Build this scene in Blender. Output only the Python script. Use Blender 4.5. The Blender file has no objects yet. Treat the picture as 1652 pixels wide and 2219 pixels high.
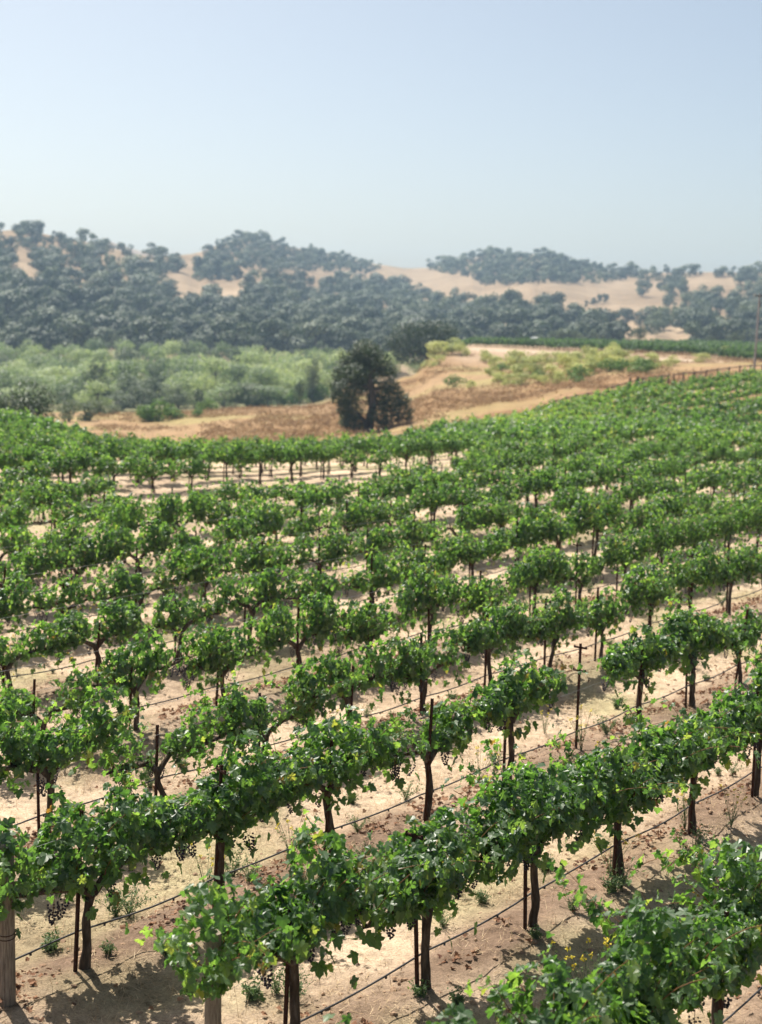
import bpy, math, random
import numpy as np
from mathutils import Matrix, Vector
rng = np.random.default_rng(7)
SC = bpy.context.scene
COL = SC.collection

# ------------------------------------------------------------------ camera
F, PW, PH = 3170.0, 1652.0, 2219.0
CAM_H = 6.374
PITCH, ROLL = math.radians(7.675), math.radians(1.5)
fv = np.array([0, math.cos(PITCH), -math.sin(PITCH)])
r0 = np.array([1.0, 0, 0]); u0 = np.cross(r0, fv)
RT = math.cos(ROLL) * r0 + math.sin(ROLL) * u0
UP = -math.sin(ROLL) * r0 + math.cos(ROLL) * u0
cam_d = bpy.data.cameras.new('camera'); cam = bpy.data.objects.new('camera', cam_d); COL.objects.link(cam)
cam.matrix_world = Matrix(((RT[0], UP[0], -fv[0], 0), (RT[1], UP[1], -fv[1], 0), (RT[2], UP[2], -fv[2], CAM_H), (0, 0, 0, 1)))
cam_d.sensor_fit = 'VERTICAL'; cam_d.sensor_height = 56; cam_d.sensor_width = 41.7; cam_d.lens = 80
cam_d.clip_start = 0.3; cam_d.clip_end = 9000
cam_d.dof.use_dof = True; cam_d.dof.focus_distance = 15.0; cam_d.dof.aperture_fstop = 2.4
SC.camera = cam

# ------------------------------------------------------------------ light
SUN_EL, SUN_AZ = 57.0, -34.0         # azimuth measured from +Y towards +X (the sun stands up and to the left, behind the hills)
w = bpy.data.worlds.new('World'); SC.world = w; w.use_nodes = True
nt = w.node_tree; nt.nodes.clear()
sky = nt.nodes.new('ShaderNodeTexSky'); sky.sky_type = 'NISHITA'; sky.sun_disc = False
sky.sun_elevation = math.radians(SUN_EL); sky.sun_rotation = math.radians(SUN_AZ)
sky.altitude = 100; sky.air_density = 0.62; sky.dust_density = 2.6; sky.ozone_density = 1.0
bg = nt.nodes.new('ShaderNodeBackground'); bg.inputs['Strength'].default_value = 0.09
wo = nt.nodes.new('ShaderNodeOutputWorld')
tint = nt.nodes.new('ShaderNodeMix'); tint.data_type = 'RGBA'; tint.blend_type = 'MULTIPLY'; tint.inputs[0].default_value = 1; tint.inputs[7].default_value = (1.04, 1.0, .865, 1)
nt.links.new(sky.outputs[0], tint.inputs[6]); nt.links.new(tint.outputs[2], bg.inputs[0]); nt.links.new(bg.outputs[0], wo.inputs[0])
sun_d = bpy.data.lights.new('sun', 'SUN'); sun_d.energy = 5.0; sun_d.angle = math.radians(0.53); sun_d.color = (1.0, 0.94, 0.85)
sun = bpy.data.objects.new('sun', sun_d); COL.objects.link(sun)
sd = Vector((math.sin(math.radians(SUN_AZ)) * math.cos(math.radians(SUN_EL)), math.cos(math.radians(SUN_AZ)) * math.cos(math.radians(SUN_EL)), math.sin(math.radians(SUN_EL))))
sun.rotation_euler = sd.to_track_quat('Z', 'Y').to_euler(); sun.location = (-200, 300, 400)
vs = SC.view_settings; vs.view_transform = 'Standard'; vs.look = 'None'; vs.gamma = 1; vs.exposure = 0.88; vs.use_curve_mapping = False
cy = SC.cycles
cy.max_bounces = 8; cy.diffuse_bounces = 3; cy.glossy_bounces = 2; cy.transmission_bounces = 4; cy.transparent_max_bounces = 6
cy.volume_bounces = 0; cy.use_denoising = True; cy.use_adaptive_sampling = True; cy.adaptive_threshold = 0.02
cy.sample_clamp_indirect = 6

# ------------------------------------------------------------------ pixel <-> place (only used to work out where things stand)
def ray(px, py):
    d = fv + RT * ((px - PW / 2) / F) - UP * ((py - PH / 2) / F)
    return d / d[1]
def at(px, py, Y):
    d = ray(px, py); return np.array([d[0] * Y, Y, CAM_H + d[2] * Y])
def to_px(P):
    q = np.asarray(P, float) - np.array([0, 0, CAM_H]); d = q @ fv
    return PW / 2 + F * (q @ RT) / d, PH / 2 - F * (q @ UP) / d

# ------------------------------------------------------------------ noise
def _hash(ix, iy, seed):
    h = (ix.astype(np.int64) * 374761393 + iy.astype(np.int64) * 668265263 + seed * 974634777) & 0x7fffffff
    h = ((h ^ (h >> 13)) * 1274126177) & 0x7fffffff
    return ((h ^ (h >> 16)) & 0xffff) / 65535.0
def vnoise(x, y, seed=0):
    x = np.asarray(x, float); y = np.asarray(y, float)
    ix, iy = np.floor(x), np.floor(y); fx, fy = x - ix, y - iy
    fx = fx * fx * (3 - 2 * fx); fy = fy * fy * (3 - 2 * fy)
    a = _hash(ix, iy, seed); b = _hash(ix + 1, iy, seed); c = _hash(ix, iy + 1, seed); d = _hash(ix + 1, iy + 1, seed)
    return (a * (1 - fx) + b * fx) * (1 - fy) + (c * (1 - fx) + d * fx) * fy
def fbm(x, y, seed=0, o=4):
    s, a, t = 0, 0.5, 0
    for i in range(o):
        s = s + a * vnoise(x * 2 ** i, y * 2 ** i, seed + i * 17); t += a; a *= 0.5
    return s / t

# ------------------------------------------------------------------ mesh building
class G:
    def __init__(s): s.V = []; s.F = []; s.n = 0
    def add(s, V, Fa, mi=0, rnd=0.5):
        V = np.asarray(V, float).reshape(-1, 3); Fa = np.asarray(Fa, int)
        r = np.broadcast_to(np.asarray(rnd, float), (len(V),))
        s.V.append((V, r)); s.F.append((Fa + s.n, mi)); s.n += len(V)
    def tris(s): return sum(len(f) * (f.shape[1] - 2) for f, _ in s.F)
    def mesh(s, name, mats, smooth=False):
        me = bpy.data.meshes.new(name)
        V = np.concatenate([v for v, _ in s.V]); R = np.concatenate([r for _, r in s.V])
        me.vertices.add(len(V)); me.vertices.foreach_set('co', V.astype(np.float32).ravel())
        loops = np.concatenate([f.ravel() for f, _ in s.F])
        tot = np.concatenate([np.full(len(f), f.shape[1]) for f, _ in s.F])
        mi = np.concatenate([np.full(len(f), m) for f, m in s.F])
        me.loops.add(len(loops)); me.loops.foreach_set('vertex_index', loops.astype(np.int32))
        me.polygons.add(len(tot))
        st = np.concatenate([[0], np.cumsum(tot)[:-1]])
        me.polygons.foreach_set('loop_start', st.astype(np.int32)); me.polygons.foreach_set('loop_total', tot.astype(np.int32))
        me.polygons.foreach_set('material_index', mi.astype(np.int32))
        me.polygons.foreach_set('use_smooth', np.full(len(tot), smooth))
        at_ = me.attributes.new('rnd', 'FLOAT', 'POINT'); at_.data.foreach_set('value', R.astype(np.float32))
        me.update(calc_edges=True)
        for m in (mats if isinstance(mats, (list, tuple)) else [mats]): me.materials.append(m)
        return me
def link(name, data, parent=None, loc=None):
    o = bpy.data.objects.new(name, data); COL.objects.link(o)
    if parent is not None: o.parent = parent
    if loc is not None: o.location = loc
    return o
def tag(o, label=None, cat=None, group=None, kind=None):
    if label: o['label'] = label
    if cat: o['category'] = cat
    if group: o['group'] = group
    if kind: o['kind'] = kind
    return o
def thing(name, loc, label, cat, group=None, rz=0.0):
    o = link(name, None, None, loc); o.rotation_euler = (0, 0, rz); o.empty_display_size = 0.3
    return tag(o, label, cat, group)
def nrm(v): 
    v = np.asarray(v, float); return v / np.maximum(np.linalg.norm(v, axis=-1, keepdims=True), 1e-9)
def tube(g, pts, rad, n=6, mi=0, rnd=0.5, jit=0.0, cap=True):
    pts = np.asarray(pts, float); m = len(pts); rad = np.broadcast_to(np.asarray(rad, float), (m,))
    T = nrm(np.gradient(pts, axis=0))
    ref = np.array([0, 0, 1.0]) if abs(T[:, 2]).mean() < 0.8 else np.array([1.0, 0.2, 0])
    A = nrm(np.cross(T, ref)); B = np.cross(T, A)
    th = np.linspace(0, 2 * np.pi, n, endpoint=False)
    R = rad[:, None] * (1 + jit * rng.uniform(-1, 1, (m, n)))
    V = pts[:, None] + R[..., None] * (np.cos(th)[None, :, None] * A[:, None] + np.sin(th)[None, :, None] * B[:, None])
    i = np.arange(m - 1)[:, None] * n; j = np.arange(n)[None]; k = (j + 1) % n
    Q = np.stack([i + j, i + k, i + n + k, i + n + j], -1).reshape(-1, 4)
    g.add(V.reshape(-1, 3), Q, mi, rnd)
    if cap:
        g.add(np.vstack([V[-1], pts[-1] + T[-1] * rad[-1] * 0.25]), np.stack([j[0], k[0], np.full(n, n)], -1), mi, rnd)
        g.add(np.vstack([V[0], pts[0]]), np.stack([k[0], j[0], np.full(n, n)], -1), mi, rnd)
def box(g, c, h, mi=0, rnd=0.5, ax=None):
    s = np.array([[-1, -1, -1], [1, -1, -1], [1, 1, -1], [-1, 1, -1], [-1, -1, 1], [1, -1, 1], [1, 1, 1], [-1, 1, 1]], float) * np.asarray(h)
    if ax is not None: s = s @ np.asarray(ax)
    g.add(s + np.asarray(c), [[0, 3, 2, 1], [4, 5, 6, 7], [0, 1, 5, 4], [1, 2, 6, 5], [2, 3, 7, 6], [3, 0, 4, 7]], mi, rnd)
def quads(g, C, N, size, mi=0, rnd=0.5, aspect=0.8, bend=0.25):
    """leaf-sized folded faces at centres C with normals N"""
    C = np.asarray(C); n = len(C); N = nrm(N); size = np.broadcast_to(size, (n,))[:, None]
    t = nrm(np.cross(N, rng.normal(size=(n, 3)))); b = np.cross(N, t)
    a = t * size * 0.5; c = b * size * 0.5 * aspect
    V = np.stack([C - a, C + c * 1.0 - N * size * bend * .5 - a * .15, C + a, C - c - N * size * bend * .5 + a * .1], 1)
    idx = np.arange(n)[:, None] * 4
    Fq = np.concatenate([idx + np.array([[0, 3, 2]]), idx + np.array([[0, 2, 1]])])
    g.add(V.reshape(-1, 3), Fq, mi, np.repeat(np.broadcast_to(rnd, (n,)), 4))

# ------------------------------------------------------------------ materials
def new_mat(name):
    m = bpy.data.materials.new(name); m.use_nodes = True; n = m.node_tree.nodes; n.clear()
    out = n.new('ShaderNodeOutputMaterial'); p = n.new('ShaderNodeBsdfPrincipled')
    m.node_tree.links.new(p.outputs[0], out.inputs[0])
    return m, m.node_tree, p, out
def ramp(nt_, fac, stops):
    r = nt_.nodes.new('ShaderNodeValToRGB'); e = r.color_ramp.elements
    while len(e) < len(stops): e.new(0.5)
    for el, (pos, c) in zip(e, stops): el.position = pos; el.color = (*c, 1)
    nt_.links.new(fac, r.inputs[0]); return r.outputs[0]
def noise_tex(nt_, scale, detail=4, rough=0.6, coord='Object', stretch=None):
    tc = nt_.nodes.new('ShaderNodeTexCoord'); t = nt_.nodes.new('ShaderNodeTexNoise')
    t.inputs['Scale'].default_value = scale; t.inputs['Detail'].default_value = detail; t.inputs['Roughness'].default_value = rough
    src = tc.outputs[coord]
    if stretch:
        mp = nt_.nodes.new('ShaderNodeMapping'); mp.inputs['Scale'].default_value = stretch
        nt_.links.new(src, mp.inputs[0]); src = mp.outputs[0]
    nt_.links.new(src, t.inputs['Vector']); return t.outputs[0]
def mixc(nt_, fac, a, b, mode='MIX'):
    m = nt_.nodes.new('ShaderNodeMix'); m.data_type = 'RGBA'; m.blend_type = mode
    for k, v in ((0, fac), (6, a), (7, b)):
        if hasattr(v, 'is_output'): nt_.links.new(v, m.inputs[k])
        else: m.inputs[k].default_value = v if k == 0 else (*v, 1)
    return m.outputs[2]
def bump(nt_, p, h, strength, dist):
    b = nt_.nodes.new('ShaderNodeBump'); b.inputs['Strength'].default_value = strength; b.inputs['Distance'].default_value = dist
    nt_.links.new(h, b.inputs['Height']); nt_.links.new(b.outputs[0], p.inputs['Normal'])
def leaf_mat(name, stops, trans_col, trans=0.35, rough=0.45, spec=0.5, per_object=False, back=None, obj_var=0.0):
    m, t, p, out = new_mat(name)
    if per_object:
        oi = t.nodes.new('ShaderNodeObjectInfo'); f = oi.outputs['Random']
    else:
        a = t.nodes.new('ShaderNodeAttribute'); a.attribute_name = 'rnd'; f = a.outputs['Fac']
    c = ramp(t, f, stops)
    if obj_var:
        oi = t.nodes.new('ShaderNodeObjectInfo'); hs = t.nodes.new('ShaderNodeHueSaturation')
        mr = t.nodes.new('ShaderNodeMapRange'); mr.inputs[3].default_value = 1 - obj_var; mr.inputs[4].default_value = 1 + obj_var
        t.links.new(oi.outputs['Random'], mr.inputs[0]); t.links.new(mr.outputs[0], hs.inputs['Value'])
        mr2 = t.nodes.new('ShaderNodeMapRange'); mr2.inputs[3].default_value = 0.5 + obj_var * .06; mr2.inputs[4].default_value = 0.5 - obj_var * .08
        t.links.new(oi.outputs['Random'], mr2.inputs[0]); t.links.new(mr2.outputs[0], hs.inputs['Hue'])
        t.links.new(c, hs.inputs['Color']); c = hs.outputs[0]
    cc = c
    if back:
        ge = t.nodes.new('ShaderNodeNewGeometry'); cc = mixc(t, ge.outputs['Backfacing'], c, back)
    t.links.new(cc, p.inputs['Base Color']); p.inputs['Roughness'].default_value = rough
    p.inputs['Specular IOR Level'].default_value = spec
    tr = t.nodes.new('ShaderNodeBsdfTranslucent'); t.links.new(mixc(t, 1.0, c, trans_col, 'MULTIPLY'), tr.inputs[0])
    mx = t.nodes.new('ShaderNodeMixShader'); mx.inputs[0].default_value = trans
    t.links.new(p.outputs[0], mx.inputs[1]); t.links.new(tr.outputs[0], mx.inputs[2]); t.links.new(mx.outputs[0], out.inputs[0])
    return m
def plain_mat(name, stops, scale, rough=0.85, spec=0.3, bstr=0.0, bdist=0.01, stretch=None, metallic=0.0, detail=5):
    m, t, p, out = new_mat(name)
    n = noise_tex(t, scale, detail, 0.65, 'Object', stretch)
    t.links.new(ramp(t, n, stops), p.inputs['Base Color']); p.inputs['Roughness'].default_value = rough
    p.inputs['Specular IOR Level'].default_value = spec; p.inputs['Metallic'].default_value = metallic
    if bstr: bump(t, p, n, bstr, bdist)
    return m
VSTOPS = [(0.0, (.020, .052, .018)), (.30, (.038, .092, .032)), (.62, (.076, .150, .050)), (.88, (.145, .23, .075)), (.965, (.15, .17, .055)), (1.0, (.13, .065, .028))]
M = {}
M['leaf'] = leaf_mat('vine_leaf', VSTOPS, (3.5, 3.4, 1.25), 0.43, 0.42, 0.6, back=(.075, .125, .062))
M['leaf1'] = leaf_mat('vine_leaf_single', VSTOPS, (3.5, 3.4, 1.25), 0.43, 0.42, 0.6, per_object=True, back=(.075, .125, .062))
M['leaf_far'] = leaf_mat('vine_leaf_far', VSTOPS, (3.3, 3.2, 1.25), 0.42, 0.44, 0.6, back=(.065, .115, .05))
M['leaf_plateau'] = leaf_mat('plateau_vine_leaf', [(0, (.034, .066, .032)), (.5, (.085, .145, .068)), (1, (.16, .235, .11))], (1.8, 2, 1), .3, .6, .3)
M['bark'] = plain_mat('vine_bark', [(.3, (.026, .018, .014)), (.52, (.080, .060, .046)), (.72, (.17, .135, .11))], 16, .95, .1, .8, .012, (1, 1, .25))
M['cane'] = plain_mat('vine_cane', [(.3, (.10, .045, .018)), (.7, (.22, .11, .04))], 30, .7)
M['rust'] = plain_mat('rusty_steel', [(.3, (.022, .010, .007)), (.6, (.060, .022, .012)), (.8, (.11, .045, .022))], 40, .9, .2, .3, .002)
M['post'] = plain_mat('weathered_post', [(.28, (.07, .058, .048)), (.45, (.20, .165, .13)), (.72, (.34, .29, .23))], 12, .9, .15, .5, .008, (6, 6, .5))
M['hose'] = plain_mat('black_hose', [(.3, (.020, .020, .022)), (.7, (.06, .058, .06))], 5, .55, .4)
M['wire'] = plain_mat('galvanised_wire', [(.3, (.30, .30, .30)), (.7, (.5, .5, .5))], 5, .4, .5, metallic=.9)
M['grape'] = plain_mat('grape_skin', [(.3, (.010, .006, .016)), (.6, (.025, .016, .036)), (.8, (.07, .06, .10))], 35, .45, .4)
M['straw'] = leaf_mat('straw', [(0, (.30, .20, .105)), (.5, (.46, .335, .19)), (1, (.60, .47, .30))], (1, 1, 1), 0.15, .7, .3)
M['deadleaf'] = leaf_mat('dead_leaf', [(0, (.09, .040, .024)), (.5, (.19, .095, .052)), (1, (.32, .18, .105))], (1, 1, 1), .15, .8, .2)
M['weed'] = leaf_mat('weed_leaf', [(0, (.06, .11, .045)), (.6, (.11, .165, .075)), (1, (.20, .24, .12))], (1.5, 1.7, 1), .3, .6, .3)
M['flower'] = leaf_mat('yellow_petal', [(0, (.62, .50, .03)), (1, (.72, .62, .08))], (1, 1, 1), .3, .6, .3)
M['oakleaf'] = leaf_mat('oak_leaf', [(0, (.018, .034, .016)), (.5, (.042, .070, .031)), (1, (.095, .13, .060))], (1.6, 1.9, 1), .16, .5, .4, obj_var=.15)
M['hilloak'] = leaf_mat('hill_oak_leaf', [(0, (.026, .046, .024)), (.5, (.064, .094, .050)), (1, (.145, .175, .10))], (1.5, 1.7, 1), .12, .6, .3, obj_var=.38)
M['willow'] = leaf_mat('willow_leaf', [(0, (.12, .175, .09)), (.5, (.215, .28, .145)), (1, (.33, .38, .21))], (1.6, 1.7, 1), .35, .5, .4, obj_var=.42)
M['dull'] = leaf_mat('grey_green_leaf', [(0, (.075, .105, .065)), (.5, (.12, .155, .095)), (1, (.17, .20, .13))], (1.5, 1.6, 1), .25, .6, .3, obj_var=.25)
M['yshrub'] = leaf_mat('yellow_shrub_leaf', [(0, (.24, .255, .09)), (.5, (.40, .42, .16)), (1, (.56, .56, .27))], (1.3, 1.4, 1), .3, .6, .3, obj_var=.15)
M['gshrub'] = leaf_mat('green_shrub_leaf', [(0, (.06, .115, .03)), (.5, (.10, .175, .045)), (1, (.16, .24, .07))], (1.4, 1.6, 1), .3, .6, .3, obj_var=.15)
M['trunk'] = plain_mat('tree_bark', [(.3, (.05, .042, .036)), (.6, (.12, .105, .092)), (.8, (.19, .17, .15))], 3, .95, .1, .6, .03, (1, 1, .3))
M['polewood'] = plain_mat('pole_wood', [(.3, (.30, .28, .27)), (.7, (.46, .44, .43))], 4, .9, .1, .2, .01, (4, 4, .3))
M['fence'] = plain_mat('fence_wood', [(.3, (.05, .042, .036)), (.7, (.13, .11, .095))], 5, .9, .1)
M['white'] = plain_mat('white_paint', [(.3, (.72, .72, .70)), (.7, (.80, .80, .79))], 3, .35, .5)
M['glass'] = plain_mat('dark_glass', [(.3, (.02, .025, .03)), (.7, (.03, .035, .04))], 3, .1, .6)
M['tyre'] = plain_mat('tyre_rubber', [(.3, (.012, .012, .012)), (.7, (.02, .02, .02))], 3, .9, .2)

# ------------------------------------------------------------------ terrain
COLS = [(-900, [(0, 0), (50, 0), (85, -1.5), (110, -4), (200, -9), (300, -14), (560, -15)]),
        (0, [(0, 0), (46, 0), (84, -1.2), (98, -1.9), (115, -5), (150, -6.5), (200, -9), (280, -13.5), (560, -15)]),
        (300, [(0, 0), (50, 0), (70, -1), (90, -3.5), (140, -7), (200, -8.6), (300, -14), (560, -15)]),
        (600, [(0, 0), (50, 0), (72, -1.1), (95, -3.5), (150, -6), (220, -8.1), (320, -14), (560, -15)]),
        (800, [(0, 0), (55, 0), (76, -1.3), (100, -4), (150, -5.65), (200, -6.7), (270, -8), (340, -14), (560, -15)]),
        (875, [(0, 0), (55, 0), (80, -1.4), (105, -3.5), (145, -4.6), (190, -4.8), (235, -3.7), (268, -4.6), (330, -13), (560, -15)]),
        (950, [(0, 0), (55, 0), (85, -1.6), (112, -3), (140, -3.8), (185, -3.3), (240, -1.3), (280, -.15), (310, -.4), (360, -8), (560, -14)]),
        (1020, [(0, 0), (55, 0), (82, -1.4), (112, -2.8), (145, -3.2), (185, -3.0), (232, -1.4), (285, .2), (400, .3), (470, -4), (560, -12)]),
        (1100, [(0, 0), (55, 0), (80, -1.2), (112, -2.5), (150, -2.67), (180, -2.77), (225, -1.5), (285, .25), (420, .3), (560, -6)]),
        (1250, [(0, 0), (55, 0), (80, -1), (105, -1.9), (125, -1.3), (160, -1.0), (200, -.38), (265, .35), (420, .3), (560, -4)]),
        (1400, [(0, 0), (55, 0), (80, -.9), (105, -1.6), (130, -.3), (160, .0), (200, .15), (258, .27), (420, .3), (560, -3)]),
        (1650, [(0, 0), (55, 0), (75, -.8), (100, -1.8), (143, .55), (165, .75), (230, .4), (420, .2), (560, -3)]),
        (2600, [(0, 0), (55, 0), (75, -.5), (100, -1.2), (143, .9), (230, .6), (420, .3), (560, -3)])]
YG = np.arange(0, 561, 1.0)
kern = np.exp(-0.5 * (np.arange(-18, 19) / 6.0) ** 2); kern /= kern.sum()
ZG = []
for _, pr in COLS:
    z = np.interp(YG, [p[0] for p in pr], [p[1] for p in pr])
    zp = np.pad(z, 18, mode='edge'); ZG.append(np.convolve(zp, kern, 'valid'))
ZG = np.array(ZG); CA = np.array([(c[0] - 826) / F for c in COLS])
TH = math.radians(37.78)
DT = np.array([math.sin(TH), math.cos(TH)]); DO = np.array([math.cos(TH), -math.sin(TH)])
ROW_Z, ROW_S = -7.52 + 2.74, 2.74          # offset of the nearest row; spacing of the rows
def to_xy(t, o): return t * DT[0] + o * DO[0], t * DT[1] + o * DO[1]
def zbase(x, y):
    x = np.asarray(x, float); y = np.asarray(y, float)
    a = np.clip(x / np.maximum(y, 22.0), CA[0], CA[-1]); yy = np.clip(y, 0, 559.0)
    i = np.clip(np.searchsorted(CA, a) - 1, 0, len(CA) - 2); fa = (a - CA[i]) / (CA[i + 1] - CA[i]); fa = fa * fa * (3 - 2 * fa)
    j = np.floor(yy).astype(int); fy = yy - j; j1 = np.minimum(j + 1, len(YG) - 1)
    return (ZG[i, j] * (1 - fy) + ZG[i, j1] * fy) * (1 - fa) + (ZG[i + 1, j] * (1 - fy) + ZG[i + 1, j1] * fy) * fa
def row_phase(x, y):
    o = x * DO[0] + y * DO[1]; k = (ROW_Z - o) / ROW_S; return (k - np.round(k)) * ROW_S, o
def zter(x, y):
    x = np.asarray(x, float); y = np.asarray(y, float)
    z = zbase(x, y)
    ph, o = row_phase(x, y)
    near = np.clip((75 - y) / 20, 0, 1) * ((o > -29.5) | (o < -36)) 
    t = x * DT[0] + y * DT[1]
    berm = np.exp(-(ph / 0.55) ** 2) * (0.13 + 0.12 * (fbm(t * .8, o * .8, 3, 2) - .3))
    z = z + near * berm
    z = z + (fbm(x * .45, y * .45, 5, 3) - .5) * 0.16 * np.clip((90 - y) / 30, 0.15, 1)
    z = z + (fbm(x * .03, y * .03, 8, 4) - .5) * 2.2 * np.clip((y - 110) / 60, 0, 1) * np.clip((330 - y) / 60, .3, 1)
    return z
def ground_hit(px, py, y0=100, y1=540):
    Y = np.arange(y0, y1, 0.5); d = ray(px, py)
    z = CAM_H + d[2] * Y; h = zter(d[0] * Y, Y)
    i = np.argmax(z <= h)
    if z[i] > h[i]: i = len(Y) - 1
    return d[0] * Y[i], Y[i], h[i]

# where the vines end
def ymax_vines(px): return np.interp(px, [-300, 0, 400, 850, 930, 1000, 1100, 1250, 1400, 1652, 2000], [94, 92, 72, 76, 98, 108, 114, 123, 133, 146, 152])

def smooth01(v, a, b):
    t = np.clip((v - a) / (b - a), 0, 1); return t * t * (3 - 2 * t)

# ground sheet
ny, na = 520, 300
yv = -14 + (np.linspace(0, 1, ny) ** 2.1) * 604
yv = np.unique(np.concatenate([np.arange(8, 30, .11), yv])); ny = len(yv)
av = np.linspace(-1, 1, na); av = np.sign(av) * (0.45 * np.abs(av) + 0.35 * np.abs(av) ** 3)
AA, YY = np.meshgrid(av, yv); XX = AA * (np.maximum(YY, 0) + 9)
ZZ = zter(XX, YY)
clod = np.clip((36 - YY) / 10, 0, 1)
ph, oo = row_phase(XX, YY)
soil = np.clip(np.exp(-((ph - .25) / .62) ** 2) * 1.25 * (0.2 + 1.2 * fbm(XX * .7, YY * .7, 21, 3)) - .10, 0, 1) * np.clip((75 - YY) / 20, 0, 1) * np.interp(YY, [18, 28], [1, .6])
soil = np.maximum(soil, smooth01(fbm(XX * .33 + 9, YY * .33, 33, 3), .58, .74) * .45 * np.clip((75 - YY) / 20, 0, 1))
ZZ = ZZ + clod * (fbm(XX * 4, YY * 4, 41, 3) - .5) * (0.03 + .09 * soil)
V = np.stack([XX, YY, ZZ], -1).reshape(-1, 3)
ii = np.arange(ny - 1)[:, None] * na + np.arange(na - 1)[None]
Q = np.stack([ii, ii + 1, ii + na + 1, ii + na], -1).reshape(-1, 4)
g = G(); g.add(V, Q)
# the ground's own colours, by what grows on it
PXg = 826 + F * XX / np.maximum(YY, 22)
def cmix(c, col, m): return c * (1 - m[..., None]) + np.array(col) * m[..., None]
straw = np.array([.53, .415, .30]); Cg = np.broadcast_to(straw, XX.shape + (3,)).copy()
Cg = cmix(Cg, (.36, .33, .18), smooth01(fbm(XX * .5, YY * .5, 51, 4), .50, .68) * .7)        # greener, weedy patches
Cg = cmix(Cg, (.225, .158, .114), soil)
far = smooth01(YY, 95, 125)
rusty = smooth01(fbm(XX * .05, YY * .035, 61, 4), .38, .62)
Cg = cmix(Cg, (.30, .205, .115), far)
Cg = cmix(Cg, (.235, .145, .070), far * rusty * .75)
Cg = cmix(Cg, (.27, .26, .10), far * smooth01(fbm(XX * .06 + 4, YY * .06, 66, 4), .54, .68) * .5 * smooth01(YY - ymax_vines(PXg), 20, 45))
foot = smooth01(PXg, 960, 1080) * smooth01(YY - ymax_vines(PXg), -6, 2) * smooth01(YY - ymax_vines(PXg), 62, 34)
Cg = cmix(Cg, (.225, .130, .066), foot * (.25 + .75 * smooth01(fbm(XX * .16, YY * .10, 68, 4), .3, .6)))
plateau = smooth01(YY, 232, 262) * smooth01(PXg, 930, 1010)
Cg = cmix(Cg, (.36, .27, .19), plateau * .8)
road = smooth01(np.abs(YY - np.interp(PXg, [950, 1100, 1400, 1650], [292, 283, 250, 224])), 9, 4) * smooth01(PXg, 900, 1000)
Cg = cmix(Cg, (.42, .33, .245), road)
lane = smooth01(YY - ymax_vines(PXg), 1, 3) * smooth01(YY - ymax_vines(PXg), 14, 8) * smooth01(PXg, 1440, 1560)
Cg = cmix(Cg, (.50, .385, .27), lane * .8)
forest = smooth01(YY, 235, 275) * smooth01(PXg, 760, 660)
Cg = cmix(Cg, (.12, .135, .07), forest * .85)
sandy = smooth01(np.hypot((PXg - 628) / 45, (YY - 262) / 14), 1, .4)
Cg = cmix(Cg, (.55, .45, .34), sandy)
def ground_material():
    m, t, p, out = new_mat('dry_ground')
    a = t.nodes.new('ShaderNodeAttribute'); a.attribute_name = 'tint'
    n1 = noise_tex(t, 0.9, 8, .7); n2 = noise_tex(t, 7, 8, .8); n3 = noise_tex(t, 42, 4, .75, 'Object', (1, 1, 1))
    c = mixc(t, 1.0, a.outputs['Color'], ramp(t, n1, [(.25, (.70, .68, .66)), (.5, (1, 1, 1)), (.78, (1.28, 1.26, 1.24))]), 'MULTIPLY')
    c = mixc(t, 1.0, c, ramp(t, n2, [(.33, (.40, .37, .34)), (.45, (.90, .89, .88)), (.68, (1.3, 1.29, 1.27))]), 'MULTIPLY')
    n4 = noise_tex(t, .33, 9, .75)
    c = mixc(t, 1.0, c, ramp(t, n4, [(.32, (.74, .72, .70)), (.5, (1, 1, 1)), (.68, (1.18, 1.17, 1.15))]), 'MULTIPLY')
    c = mixc(t, .9, c, ramp(t, n3, [(.30, (.55, .53, .50)), (.5, (1, 1, 1)), (.72, (1.35, 1.33, 1.3))]), 'MULTIPLY')
    t.links.new(c, p.inputs['Base Color']); p.inputs['Roughness'].default_value = .95; p.inputs['Specular IOR Level'].default_value = .1
    ad = t.nodes.new('ShaderNodeMath'); ad.operation = 'ADD'; t.links.new(n2, ad.inputs[0]); t.links.new(n3, ad.inputs[1])
    bump(t, p, ad.outputs[0], .8, .035)
    return m
M['ground'] = ground_material()
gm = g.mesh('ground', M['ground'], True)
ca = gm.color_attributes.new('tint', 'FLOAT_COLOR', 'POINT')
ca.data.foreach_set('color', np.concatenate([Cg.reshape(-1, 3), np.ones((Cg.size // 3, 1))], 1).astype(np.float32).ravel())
tag(link('ground', gm), kind='structure')

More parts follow.
